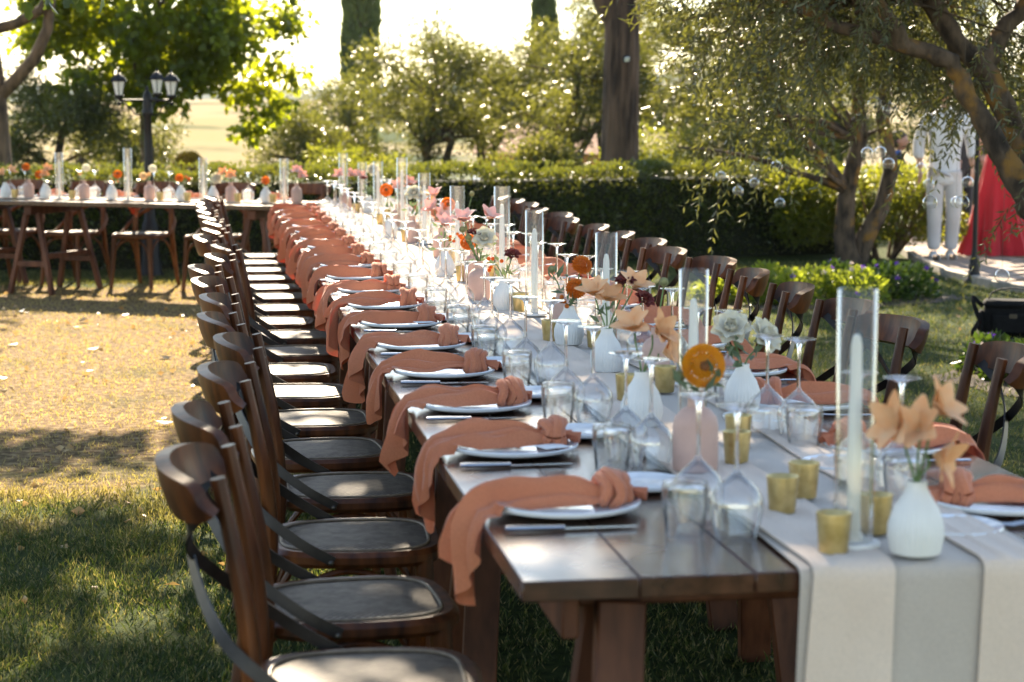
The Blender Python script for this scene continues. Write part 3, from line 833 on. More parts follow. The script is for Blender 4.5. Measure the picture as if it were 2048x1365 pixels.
def farmhouse():
    t = thing('farmhouse', 'ochre farmhouse mostly hidden behind the olive trees', 'house', (8.3, 47.0, float(gz(8, 47)) - 1.0), R(-12))
    wm = plain('ochre_plaster', (.48, .22, .07), .9, .15, 2, bst=.1); rm = plain('roof_tile', (.28, .12, .06), .85, .3, 6, bst=.4)
    MB().box((0, 0, 1.3), (3.4, 3.0, 2.6), None, .02).build('wall', wm, t)
    MB().add([(-1.9, -1.7, 2.6), (1.9, -1.7, 2.6), (1.9, 1.7, 2.6), (-1.9, 1.7, 2.6), (-1.9, 0, 3.3), (1.9, 0, 3.3)], [(0, 1, 5, 4), (2, 3, 4, 5), (0, 4, 3), (1, 2, 5), (0, 3, 2, 1)]).build('roof', rm, t, False)
    for xx in (-1.0, .9):
        wn = MB().box((xx, -1.5, 1.5), (.6, .1, .9), None, .01).build('window', M['trestle_wood'], t)
        MB().box((xx, -1.555, 1.5), (.46, .02, .76)).build('pane', plain('window_pane', (.03, .035, .04), .1, .1), wn)
    c = thing('parked_car', 'white car parked in front of the ochre farmhouse', 'car', (6.1, 42.5, float(gz(6, 42.5)) + .02), R(8))
    body = MB(); 
    prof = [(-1.0, .25), (-1.02, .55), (-.85, .68), (-.55, .72), (-.3, 1.02), (.35, 1.04), (.68, .76), (.98, .7), (1.02, .5), (1.0, .25)]
    n = len(prof); vs = [(px, s * (.42 if pz < .8 else .34), pz) for s in (-1, 1) for px, pz in prof]
    body.add(vs, [tuple(range(n))[::-1], tuple(range(n, 2 * n))] + [(i, (i + 1) % n, n + (i + 1) % n, n + i) for i in range(n)])
    body.build('body', plain('white_car_paint', (.75, .75, .74), .25, .03, coat=.5), c)
    for sx in (-.62, .62):
        for sy in (-.4, .4):
            wh = MB().tube([(sx, sy - .06, .2), (sx, sy + .06, .2)], .2, 16).build('wheel', M['wick'], c)
    MB().box((0, -.36, .88), (.75, .03, .2), None, .01).build('side_window', plain('car_window', (.02, .025, .03), .08, .1), c)
farmhouse()

# ------------------------------------------------------------------ olive trees on the right, hung with glass globes
def olive_a():
    b = (6.22, 18.6, 0)
    cl = crown_clumps((5.55, 18.3, 2.35), (1.45, 1.2, 1.05), 36, .28, .5, 61, .2)
    cl += [((4.5, 17.9, 1.35), .26), ((4.25, 17.8, 1.15), .2), ((4.9, 18.0, 1.5), .3), ((5.3, 18.2, 1.3), .3), ((5.6, 18.0, 1.0), .22), ((5.0, 18.1, 1.05), .2), ((6.35, 18.1, 1.35), .28)]
    def extra(tb, B):
        for pts, r_ in (([(6.25, 18.6, 0), (6.3, 18.55, .25), (6.45, 18.5, .55), (6.52, 18.45, .9), (6.4, 18.4, 1.4), (6.5, 18.4, 2.2)], .095),
                        ([(6.12, 18.5, .7), (5.85, 18.4, .98), (5.5, 18.3, 1.3), (5.2, 18.2, 1.7), (4.9, 18.2, 2.2)], .06)):
            tb.tube([Vector(p) - B for p in pts], [r_, r_ * .95, r_ * .85, r_ * .8, r_ * .7, r_ * .5][:len(pts)], 12, jit=.1)
    tree('olive_tree', 'forked pale olive trunk standing in the flower bed', 'olive tree', b, [(6.18, 18.6, -.05), (6.1, 18.58, .3), (6.1, 18.5, .7), (6.18, 18.4, 1.2), (6.1, 18.3, 2.0)], .11, cl, 12500, .062, .015, M['olive_leaf'], M['olive_bark'], droop=.2, shell=.6, extra=extra)
olive_a()
def olive_b():
    base = (4.75, 9.95, 0)
    t = thing('olive_tree', 'nearest olive tree, its thick lichened limbs leaning in from the right', 'olive tree', base)
    B = Vector(base); tb = MB()
    def T(pts, rr):
        P = [Vector(p) for p in pts]
        # subdivide and roughen
        Q = []; q = []
        for i in range(len(P) - 1):
            for k in range(4):
                u = k / 4; Q.append(P[i].lerp(P[i + 1], u) + Vector((random.uniform(-1, 1), random.uniform(-1, 1), random.uniform(-1, 1))) * .012 - B); q.append((rr[i] + (rr[i + 1] - rr[i]) * u) * random.uniform(.9, 1.12))
        Q.append(P[-1] - B); q.append(rr[-1]); tb.tube(Q, q, 16, jit=.09)
    random.seed(12)
    T([(4.78, 9.95, -.05), (4.65, 9.95, .45), (4.45, 9.97, .88), (4.28, 9.98, 1.06)], [.20, .15, .13, .10])
    T([(4.45, 9.97, .88), (4.22, 9.98, 1.12), (4.08, 10.0, 1.33), (3.96, 10.02, 1.56), (3.86, 10.04, 1.74), (3.62, 10.1, 1.83), (3.3, 10.2, 1.93), (2.9, 10.4, 2.15)], [.10, .068, .055, .05, .047, .042, .034, .022])
    T([(4.45, 10.05, .88), (4.36, 10.2, 1.22), (4.26, 10.28, 1.5), (4.14, 10.3, 1.72), (3.98, 10.32, 1.86), (3.86, 10.4, 2.1), (3.7, 10.5, 2.8)], [.10, .074, .066, .062, .055, .05, .035])
    T([(4.14, 10.3, 1.72), (4.3, 10.35, 1.95), (4.5, 10.4, 2.2), (4.9, 10.5, 2.6)], [.06, .05, .04, .02])
    T([(3.62, 10.1, 1.83), (3.4, 10.0, 2.1), (3.2, 9.9, 2.5)], [.045, .035, .02])
    g = np.random.default_rng(77)
    c = np.array([4.15, 10.6, 2.80]); rad = np.array([1.8, 1.9, 1.3]); n = 2700
    d = unit(g.normal(size=(n * 3, 3))); d = d[(d[:, 2] < .55)][:n]; n = len(d)
    u = g.uniform(.45, 1.0, n) ** .6; P = c + d * u[:, None] * rad
    low = (P[:, 2] < 1.62) & (P[:, 0] > 3.6) & (g.random(n) < .75); P[low, 2] += .55
    P[:, 2] += .12 * np.sin(P[:, 0] * 4) + .1 * np.sin(P[:, 1] * 5)
    clear = (P[:, 0] > 3.45) & (P[:, 2] > .9) & (P[:, 2] < 2.2) & (P[:, 1] < 10.35) & (g.random(n) < .88); P[clear, 1] += 1.3; P[clear, 2] += .15
    out = d * [1, 1, .35] + g.normal(size=(n, 3)) * .5 + [0, 0, -.55]
    # low sprays hanging in front of the guests and on the right edge
    ex = []
    for p, k, s in [((3.92, 10.2, 1.5), 12, (.14, .2, .06)), ((4.22, 10.0, 1.3), 4, (.1, .15, .1)), ((4.05, 10.1, 1.02), 3, (.06, .1, .05)), ((4.25, 9.9, .95), 6, (.08, .1, .06)), ((3.0, 10.3, 1.55), 26, (.25, .2, .12)), ((2.95, 10.3, 1.75), 22, (.2, .2, .1)), ((4.38, 9.6, 1.6), 30, (.16, .3, .2)), ((3.5, 10.5, 1.45), 20, (.2, .2, .08)), ((2.95, 10.6, 1.35), 14, (.2, .2, .1)), ((4.35, 9.5, 1.25), 10, (.1, .2, .1))]:
        ex.append(np.array(p) + g.normal(size=(k, 3)) * s)
    ex = np.concatenate(ex); P = np.concatenate([P, ex]); out = np.concatenate([out, g.normal(size=(len(ex), 3)) * .5 + [-.3, -.1, -.5]])
    gap = (P[:, 0] > 3.3) & (P[:, 0] < 4.1) & (P[:, 2] < 1.74) & (P[:, 1] < 11.2) & (g.random(len(P)) < .9); P = P[~gap]; out = out[~gap]
    n = len(P); out = unit(out); ln = g.uniform(.16, .36, n); nodes_ = 11
    side = unit(np.cross(out, g.normal(size=(n, 3))))
    LC = []; LD = []
    for j in range(1, nodes_ + 1):
        u = j / nodes_
        q = P + out * (ln * u)[:, None] + np.array([0, 0, -1]) * (ln * .45 * u * u)[:, None]
        sd = side if j % 2 else unit(np.cross(out, side))
        for s in (-1, 1):
            LC.append(q); LD.append(out * .75 + sd * s * .75 + [0, 0, -.2] + g.normal(size=(n, 3)) * .18)
    LC = np.concatenate(LC); LD = np.concatenate(LD); m = len(LC)
    link('crown', leaves('crown', LC - np.array(base), LD, .058 * g.uniform(.65, 1.25, m), .0135 * g.uniform(.8, 1.25, m), M['near_olive_leaf'], .07), t)
    twig = leaves('twigs', P - np.array(base), out + [0, 0, -.2], ln, .006, M['olive_bark'], .0)
    link('twigs', twig, t)
    for i in range(0, 620, 4):
        tgt = P[i]
        if tgt[2] > 1.5: limb(tb, Vector((float(3.4 + .5 * math.sin(i)), 10.3, 2.2 + .2 * math.cos(i))) - B, Vector(tgt) - B, .012, .004, .15, 5, 5)
    tb.build('trunk', M['olive_bark'], t)
olive_b()

# ------------------------------------------------------------------ trestle tables
ORD = ['first','second','third','fourth','fifth','sixth','seventh','eighth','ninth','tenth','eleventh','twelfth','thirteenth','fourteenth','fifteenth','sixteenth','seventeenth','eighteenth','nineteenth','twentieth']
TOP = .76
def trestle_table(name, label, loc, rz, length, width, nplank, trestles, group, legx=.36, apron=True, lw=.085):
    """local y runs along the table"""
    t = thing(name, label, 'table', loc, rz, group)
    pw = width / nplank
    for k in range(nplank):
        x = -width / 2 + pw * (k + .5)
        mb = MB().box((0, 0, 0), (pw - .0015, length - .004 - random.uniform(0, .004), .034), None, .0022)
        p = mb.build('plank', M['table_wood'], t); p.location = (x, random.uniform(-.002, .002), TOP - .017 + random.uniform(-.0012, .0012))
    for s in (-1, 1) if apron else ():
        MB().box((s * (width / 2 - .1), 0, TOP - .085), (.03, length - .24, .09), None, .004).build('apron', M['trestle_wood'], t)
    for ty in trestles:
        MB().box((0, ty, TOP - .075), (legx * 2 + .14, .07, .075), None, .005).build('crossbeam', M['trestle_wood'], t)
        for sx in (-1, 1):
            for sy in (-1, 1):
                MB().beam((sx * legx, ty + sy * .055, TOP - .10), (sx * (legx + .05), ty + sy * .2, 0), .04, lw, .004, up=(1, 0, 0)).build('leg', M['trestle_wood'], t)
            MB().beam((sx * (legx + .03), ty - .14, .25), (sx * (legx + .03), ty + .14, .25), .03, .045, .004).build('stretcher', M['trestle_wood'], t)
        MB().beam((-legx - .04, ty + .115, .31), (legx + .04, ty + .115, .31), .03, .045, .004).build('stretcher', M['trestle_wood'], t)
    return t
X0, X1 = .48, 1.62; XC = (X0 + X1) / 2; Y0 = 3.03; TL = 2.34
for k in range(5):
    trestle_table('trestle_table', ['dark wooden trestle table forming the near end of the long table'] [0] if k == 0 else '%s dark wooden trestle table of the long row, counted from the near end' % ORD[k],
                  (XC, Y0 + TL * (k + .5), 0), 0, TL, X1 - X0, 6, (-TL / 2 + .30, TL / 2 - .42), 'trestle tables of the long row')
YE = Y0 + TL * 5
# far table stands askew behind the end of the long one
FA = R(-30); FO = Vector((-.05, 15.58, 0)); FU = Vector((math.cos(FA), math.sin(FA), 0)); FN = Vector((-math.sin(FA), math.cos(FA), 0))
def ft(u, v, z=0.0): return FO + FU * u + FN * v + Vector((0, 0, z))
FW = .84
c = ft(-.6, FW / 2); trestle_table('trestle_table', 'sunlit trestle table standing askew at the far left behind the long row', c, FA - math.pi / 2, 2.66, FW, 4, (-1.02, 1.02), 'far tables', .30, False, .042)
c = ft(-3.15, FW / 2); trestle_table('trestle_table', 'far trestle table cut off by the left picture edge', c, FA - math.pi / 2, 2.4, FW, 4, (-.8, .8), 'far tables', .30, False, .042)

# ------------------------------------------------------------------ runners
def runner_long():
    t = thing('table_runner', 'ivory and grey linen runner down the long table, hanging over the near end', 'table runner', (XC, Y0, TOP))
    def strip(name, m, x0, x1, th, z0, sd, drop, amp):
        g = np.random.default_rng(sd); ph = g.uniform(0, 6.28, 8)
        nx = 15
        path = [(-.012 - .01 * (1 - i / 10), -drop + (drop - .02) * i / 10) for i in range(11)] + [(-.010, -.006), (-.003, .003), (.012, .005)] + [(y, .005) for y in np.linspace(.05, TL * 5 - .02, 110)]
        P = np.zeros((len(path), nx, 3))
        for i, (py, pz) in enumerate(path):
            for j in range(nx):
                u = j / (nx - 1)
                wl = .018 * math.sin(py * 1.3 + ph[0]) + .012 * math.sin(py * 3.7 + ph[1]) + .03 * (max(0, -pz) * math.sin(ph[4]) if i < 11 else 0); wr = .018 * math.sin(py * 1.1 + ph[2]) + .012 * math.sin(py * 3.1 + ph[3]) + .05 * (max(0, -pz) * math.sin(ph[5]) if i < 11 else 0)
                hang = max(0, -pz) if i < 11 else 0
                x = (x0 + wl) * (1 - u) + (x1 + wr) * u - .022 * hang / .7 * (1 - u) * 2
                fold = amp * (math.sin(u * 9 + ph[4] + .9 * math.sin(py * 1.7)) + .6 * math.sin(u * 21 + ph[5] + 2 * math.sin(py * .8)) + .5 * math.sin(py * 9 + u * 6 + ph[6]))
                if i < 13:
                    k = hang / .7
                    P[i, j] = (x, py - z0 * 1.6 - (.010 + .05 * k) * (math.sin(x * 21 + 1.2 + .5 * k) * .5 + .5) * (.3 + k) - .010 * k * math.sin(x * 47 + .7), pz + z0)
                else:
                    P[i, j] = (x, py, pz + z0 + abs(fold))
        MB().sheet(P, th).build(name, m, t)
    strip('under_cloth', M['runner2'], -.115, .30, .002, .000, 1, .70, .0008)
    strip('folded_cloth', M['runner'], -.13, .045, .003, .005, 2, .72, .0036)
    strip('folded_cloth', M['runner'], .165, .315, .003, .005, 3, .71, .0036)
runner_long()
def runner_far():
    P = np.zeros((60, 9, 3))
    for i in range(60):
        for j in range(9):
            u = -4.3 + 5.0 * i / 59; v = .24 + .34 * j / 8 + .012 * math.sin(u * 3)
            p = ft(u, v, TOP + .006 + .002 * abs(math.sin(j * 2 + u * 2))); P[i, j] = p
    tag(MB().sheet(P[:, ::-1], .002).build('table_runner', M['runner']), 'pale linen runner along the far left tables', 'table runner')
runner_far()

# ------------------------------------------------------------------ cross-back chair
def smooth_pts(pts, n=6):
    """Catmull-Rom through pts"""
    P = [Vector(p) for p in pts]; P = [P[0] * 2 - P[1]] + P + [P[-1] * 2 - P[-2]]; out = []
    for i in range(1, len(P) - 2):
        for k in range(n):
            t = k / n; a, b, c, d = P[i-1:i+3]
            out.append(.5 * ((2 * b) + (c - a) * t + (2*a - 5*b + 4*c - d) * t * t + (3*b - a - 3*c + d) * t ** 3))
    out.append(P[-2]); return out
def d_outline(k, n=40):
    """seat outline: rounded front, narrower back; k shrinks it"""
    pts = []
    for i in range(n):
        a = 2 * math.pi * i / n; ca, sa = math.cos(a), math.sin(a)
        e = .54
        x = math.copysign(abs(ca) ** e, ca) * (.215 - k); y = math.copysign(abs(sa) ** e, sa) * (.215 - k)
        y *= 1 - .12 * max(0, -x / .215) ** 1.5
        pts.append((x + .005, y))
    return pts
def make_chair(wm, label, strap=None, sw=.024):
    t = thing('cross_back_chair', label, 'chair')
    # seat frame ring
    o1 = d_outline(0); o2 = d_outline(.012); i1 = d_outline(.030); n = len(o1); mb = MB(); vs = []
    for ring, z in ((i1, .425), (o2, .422), (o1, .434), (o1, .450), (o2, .461), (i1, .459)):
        vs += [(x, y, z) for x, y in ring]
    fs = [(a * n + k, a * n + (k + 1) % n, ((a + 1) % 6) * n + (k + 1) % n, ((a + 1) % 6) * n + k) for a in range(6) for k in range(n)]
    mb.add(vs, fs).build('seat_frame', wm, t)
    # woven panel, slightly domed, with a raised cord round it
    vs = []; fs = []; rings = [.031, .07, .11, .16, .20]; zz = [.456, .461, .463, .464, .4645]
    for r_, z in zip(rings, zz): vs += [(x, y, z) for x, y in d_outline(r_)]
    for a in range(4): fs += [(a*n+k, a*n+(k+1) % n, (a+1)*n+(k+1) % n, (a+1)*n+k) for k in range(n)]
    fs.append(tuple(4*n+k for k in range(n)))
    sp = MB().add(vs, fs).build('seat_panel', M['rattan'], t)
    cord = [(x, y, .4605) for x, y in d_outline(.036)]; MB().tube(cord + [cord[0]], .004, 6, cap=False).build('cord', M['cane_cord'], sp)
    for s in (-1, 1):
        MB().tube(smooth_pts([(.165, s * .165, .44), (.175, s * .175, .25), (.195, s * .19, 0)]), [.0235 - .006 * i / 12 for i in range(13)], 10).build('leg', wm, t)
        pts = smooth_pts([(-.285, s * .185, 0), (-.235, s * .18, .2), (-.198, s * .176, .44), (-.202, s * .172, .60), (-.224, s * .17, .74), (-.250, s * .168, .868)], 5)
        m = len(pts); MB().tube(pts, [.0172 + .0062 * math.sin(math.pi * min(1, i / (m - 1) * 1.15)) for i in range(m)], 10, flat=(1.0, .82)).build('back_post', wm, t)
    # crest rail: broad bent band wrapping outside the posts
    nu, nv = 25, 8; P = np.zeros((nu, nv, 3))
    for i in range(nu):
        q = -1 + 2 * i / (nu - 1); y = .204 * math.sin(q * 1.32) / math.sin(1.32)
        bulge = .074 * (math.cos(q * 1.32) - math.cos(1.32)) / (1 - math.cos(1.32))
        hh = .041 * (1 - .38 * abs(q) ** 6) * (1.0 - .12 * abs(q))
        if abs(q) > .97: hh *= .75
        for j in range(nv):
            v = -1 + 2 * j / (nv - 1)
            P[i, j] = (-.262 - bulge - .012 * v + .004 * v * v, y, .838 + hh * v + .004 * math.cos(q * 2))
    rail = MB().sheet(P, .026)
    rail.build('crest_rail', wm, t)
    for s in (-1, 1):
        pts = smooth_pts([(-.276, s * .178, .815), (-.310, s * .12, .765), (-.306, s * .0, .695), (-.262, -s * .145, .615), (-.212, -s * .205, .560), (-.125, -s * .226, .492), (-.045, -s * .224, .444)], 5)
        pts = [p + Vector((-s * .004, 0, 0)) for p in pts]
        m = len(pts); wd = [Vector((.05, s * .55, .8)).lerp(Vector((.35, 0, 1)), i / (m - 1)) for i in range(m)]
        MB().band(pts, [tuple(v) for v in wd], sw, .0045 if strap is None else .008).build('cross_strap', strap or M['strap'], t)
        for bp, br in (((-.236, s * .168, .842), .0065), ((-.055, s * .226, .442), .0075), ((-.286, s * .188, .82), .006)):
            MB().ball(bp, br, 8, 5).build('bolt', M['bolt'], t)
    hoop = smooth_pts([(.186, -.178, .15), (.182, -.165, .28), (.176, -.11, .375), (.175, 0, .41), (.176, .11, .375), (.182, .165, .28), (.186, .178, .15)], 4)
    MB().tube(hoop, .009, 8).build('hoop', wm, t)
    for s in (-1, 1):
        h = smooth_pts([(.178, s * .176, .17), (.15, s * .174, .30), (.08, s * .172, .38), (-.02, s * .172, .41), (-.12, s * .174, .37), (-.185, s * .176, .28), (-.225, s * .178, .17)], 4)
        MB().tube(h, .009, 8).build('hoop', wm, t)
    t['group'] = 'cross-back chairs'
    return register(t)
NP = 18; PITCH = .63; YL = 3.57; YR = 3.47
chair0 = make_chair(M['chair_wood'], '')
first = True
g = np.random.default_rng(19)
def chair_label(side, k):
    if k == 0: return 'dark cross-back chair nearest the camera on the %s side of the long table' % side
    return '%s dark cross-back chair from the near end, %s side of the long table' % (ORD[k], side)
# the row on the left leans in and out a little, as pushed in by hand
LX = [.0, .05, .06, .10, .08, .07, .03, .05, .08, .10, .03, .06, .09, .06, .04, .07, .05, .08]
for k in range(NP):
    loc = (.275 + LX[k] * .8 + g.uniform(-.03, .03), YL - .03 + PITCH * k + g.uniform(-.03, .03), 0); rz = R(g.uniform(-8, 8))
    if first:
        chair0.location = loc; chair0.rotation_euler = (0, 0, rz); chair0['label'] = chair_label('left', 0); first = False
    else: dup(chair0, loc, rz, chair_label('left', k))
for k in range(NP - 1):
    loc = (1.755 + g.uniform(-.04, .05), 4.40 + .61 * k + g.uniform(-.04, .04), 0)
    dup(chair0, loc, math.pi + R(g.uniform(-11, 9)), chair_label('right', k))
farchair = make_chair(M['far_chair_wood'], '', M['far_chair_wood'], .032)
fl = ['reddish cross-back chair cut by the left picture edge behind the far table', 'reddish cross-back chair between left edge and lamp post behind far table', 'reddish cross-back chair in front of the lamp post behind far table', 'reddish cross-back chair right of the lamp post behind far table', 'reddish cross-back chair at the right end behind the far table']
for k, u in enumerate((-2.44, -1.81, -1.13, -.43, .29)):
    p = ft(u, FW + .13); rz = FA - math.pi / 2 + R([4, -3, 2, -4, 3][k])
    if k == 0: farchair.location = p; farchair.rotation_euler = (0, 0, rz); farchair['label'] = fl[0]
    else: dup(farchair, p, rz, fl[k])

# ------------------------------------------------------------------ place settings
def mk_plate(r, h, name, label):
    prof = [(0.0001, .004), (r * .6, .004), (r * .66, .006), (r * .74, h * .55), (r * .97, h - .003), (r, h), (r * .995, h + .003), (r * .96, h + .002), (r * .72, h * .62 + .002), (r * .64, .0085), (0.0001, .0085)]
    prof = [(r * .5, 0), (r * .62, 0), (r * .78, .003), (r * .985, h - .006), (r, h - .002), (r, h + .001), (r * .985, h + .0025), (r * .95, h + .001), (r * .73, h * .66), (r * .65, .0075), (.0001, .0075)]
    return MB().lathe(prof[0:], 40, close=False).mesh(name, M['china'])
plate_me = mk_plate(.142, .019, 'dinner_plate', '')
side_me = mk_plate(.085, .014, 'bread_plate', '')
def knife_mesh():
    mb = MB()
    P = []
    mb.tube([(.118, 0, .007), (.105, 0, .007), (.06, 0, .0065), (.02, 0, .006), (.012, 0, .006)], [.007, .0085, .0075, .006, .007], 8, flat=(1, .65))
    mb.add([(.012, -.004, .003), (-.10, -.009, .003), (-.122, -.003, .003), (-.118, .006, .003), (.012, .006, .003), (.012, -.004, .0055), (-.10, -.009, .004), (-.122, -.003, .004), (-.118, .006, .0055), (.012, .006, .006)],
           [(4, 3, 2, 1, 0), (5, 6, 7, 8, 9), (0, 1, 6, 5), (1, 2, 7, 6), (2, 3, 8, 7), (3, 4, 9, 8), (4, 0, 5, 9)])
    return mb.mesh('knife', M['steel'])
def fork_mesh():
    mb = MB()
    mb.tube([(.10, 0, .006), (.08, 0, .006), (.02, 0, .007), (-.03, 0, .010), (-.05, 0, .009)], [.006, .0075, .004, .004, .008], 8, flat=(1, .45))
    for k in (-1.5, -.5, .5, 1.5):
        mb.tube([(-.05, k * .0045, .009), (-.075, k * .006, .006), (-.105, k * .0055, .009)], [.0024, .0022, .001], 5)
    return mb.mesh('fork', M['steel'])
knife_me = knife_mesh(); fork_me = fork_mesh()
tum_prof = [(.033, 0), (.0345, .0), (.0355, .02), (.0400, .06), (.0415, .085), (.039, .097), (.030, .1), (.0001, .1)]
M['tumbler_glass'] = thinglass('tumbler_glass', base=.07, mid=.22, edge=.75)
tum_me = MB().lathe(tum_prof + [(.0001, .094), (.030, .094), (.0375, .088), (.0385, .06), (.034, .02), (.033, .001)], 24, close=False).mesh('tumbler', M['tumbler_glass'])
def make_glass():
    t = thing('wine_glass', '', 'wine glass', group='upturned wine glasses')
    pr = [(.036, 0), (.0385, .012), (.0455, .045), (.0475, .062), (.045, .076), (.034, .093), (.018, .108), (.007, .118), (.0045, .124)]
    inn = [(.0165, .106), (.033, .0915), (.044, .0745), (.0463, .062), (.0445, .045), (.0375, .012), (.0352, .0005)]
    MB().lathe(pr, 24, close=False).build('bowl', M['glass'], t)
    MB().lathe([(.0045, .124), (.0034, .140), (.0032, .185), (.004, .212), (.0075, .222)], 10, close=False).build('stem', M['stem_glass'], t)
    MB().lathe([(.0075, .222), (.02, .2285), (.034, .2315), (.0365, .2325), (.036, .234), (.02, .2345), (.0001, .2345)], 24, close=False).build('foot', M['glass'], t)
    return register(t)
def stem_glass():
    m, t, b, o = nodes('solid_glass')
    b.inputs['Base Color'].default_value = (1, 1, 1, 1); b.inputs['Transmission Weight'].default_value = 1; b.inputs['Roughness'].default_value = .02; b.inputs['IOR'].default_value = 1.5
    n = noise(t, 5); 
    return m
M['stem_glass'] = stem_glass()
glass0 = make_glass(); glass_used = [False]
def put_glass(loc, label):
    if not glass_used[0]:
        glass0.location = loc; glass0['label'] = label; glass_used[0] = True
    else: dup(glass0, loc, random.uniform(0, 6), label)

def napkin_meshes(sd):
    """napkin knotted at its inner end, fanning over the plate and hanging over the table edge; local +x points to the guest"""
    g = np.random.default_rng(sd); nv, ns = 29, 40
    edge = .165; drop = g.uniform(.115, .18); vt = g.uniform(-.55, .6); lift = g.uniform(.004, .016); sk = g.uniform(-.04, .05)
    path = smooth_pts([(-.070, .028), (-.045, .031), (-.01, .032 + lift * .5), (.04, .030 + lift * .4), (.09, .029 + lift * .8), (.135, .030), (edge + .008, .020), (edge + .026, -.012), (edge + .034, -.06), (edge + .034, -.12), (edge + .030, -drop)], 4)
    px = np.array([p[0] for p in path]); pz = np.array([p[1] for p in path])
    ds = np.concatenate([[0], np.cumsum(np.hypot(np.diff(px), np.diff(pz)))]); tot = ds[-1]
    tx = np.gradient(px, ds); tz = np.gradient(pz, ds); nrm = np.stack([-tz, tx], 1)
    ph = g.uniform(0, 6.28, 8); P = np.zeros((ns, nv, 3))
    f1, f2 = g.uniform(4.6, 6.4), g.uniform(10, 13)
    for j in range(nv):
        v = -1 + 2 * j / (nv - 1)
        Lt = tot - drop * .62 * min(1.25, abs(v - vt) ** 1.15) 
        for i in range(ns):
            u = i / (ns - 1); s = u * Lt
            x = np.interp(s, ds, px); z = np.interp(s, ds, pz); nx = np.interp(s, ds, nrm[:, 0]); nz = np.interp(s, ds, nrm[:, 1])
            q = s / tot
            wd = np.interp(q, [0, .1, .3, .55, .72, 1], [.024, .034, .050, .058, .072, .072])
            am = np.interp(q, [0, .1, .35, .6, .8, 1], [.006, .010, .014, .013, .020, .028])
            fold = am * (1.1 - 2.1 * abs(math.sin(.5 * (v * f1 + ph[0] + 1.5 * q))) ** .75 + .55 * math.sin(v * f2 + ph[1] - 2 * q)) + .004 * math.sin(v * 3 + 14 * q + ph[6])
            arch = np.interp(q, [0, .15, .5, .62, 1], [.010, .016, .014, .004, .0]) * (1 - v * v) - np.interp(q, [0, .12, .3, .52, .64], [.010, .020, .024, .020, 0]) * abs(v) ** 2.4
            off = max(fold + arch, -.06 if q < .55 else -.03)
            y = v * wd * (1 + .06 * math.sin(6 * q + ph[2])) + sk * max(0, q - .45) * 1.6 + .006 * math.sin(9 * q + ph[3])
            zz = z + nz * off; xx = x + nx * off
            pr = math.hypot(xx, y); floor_ = .0125 if pr < .09 else .0125 + .012 * min(1, (pr - .09) / .05)
            if pr < .150 and zz < floor_: zz = floor_ + .0015 * (1 + math.sin(v * 9))
            elif pr >= .150 and xx < edge and zz < .008: zz = .008
            if xx > edge and xx < edge + .008: xx = edge + .008
            P[i, j] = (xx, y, zz)
    cl = MB().sheet(P[:, ::-1], .0016).mesh('cloth', M['napkin'])
    # knot: wrapped folds round the gathered cloth
    kn = MB()
    for k in range(4):
        off = -.018 + .012 * k; tilt = g.uniform(-.35, .35); rr = .034 + .006 * math.sin(k * 2 + ph[4])
        ring = []
        for a in range(17):
            an = 2 * math.pi * a / 16
            ring.append((-.090 + off + tilt * .03 * math.cos(an) + .004 * math.sin(3 * an + k), rr * 1.05 * math.cos(an), max(.034 + rr * .85 * math.sin(an), .012)))
        kn.tube(ring, .0105, 7, cap=False, flat=(1, 1.15))
    kn.ball((-.09, 0, .032), .028, 12, 8, (1.1, 1.0, .85))
    kn = kn.mesh('knot', M['napkin'])
    T = np.zeros((9, 11, 3)); L2 = g.uniform(.035, .06); ty = g.uniform(-.4, .4)
    for i in range(9):
        for j in range(11):
            u = i / 8; v = -1 + 2 * j / 10
            T[i, j] = (-.105 - L2 * u * (1 - .35 * abs(v - ty)), v * (.014 + .026 * u) + ty * .02 * u, .036 - .012 * u + .008 * math.sin(v * 6 + ph[5]) * (.4 + u))
    T[:, :, 2] = np.maximum(T[:, :, 2], .016)
    tail = MB().sheet(T, .0022).mesh('tail', M['napkin'])
    return cl, kn, tail
naps = [napkin_meshes(s) for s in range(100, 109)]
card_me = MB().add([(-.03, -.025, 0), (.03, -.025, 0), (.03, .025, 0), (-.03, .025, 0), (-.03, -.025, .0012), (.03, -.025, .0012), (.03, .025, .0012), (-.03, .025, .0012)], [(3, 2, 1, 0), (4, 5, 6, 7), (0, 1, 5, 4), (1, 2, 6, 5), (2, 3, 7, 6), (3, 0, 4, 7)]).mesh('place_card', M['cardstock'], False)
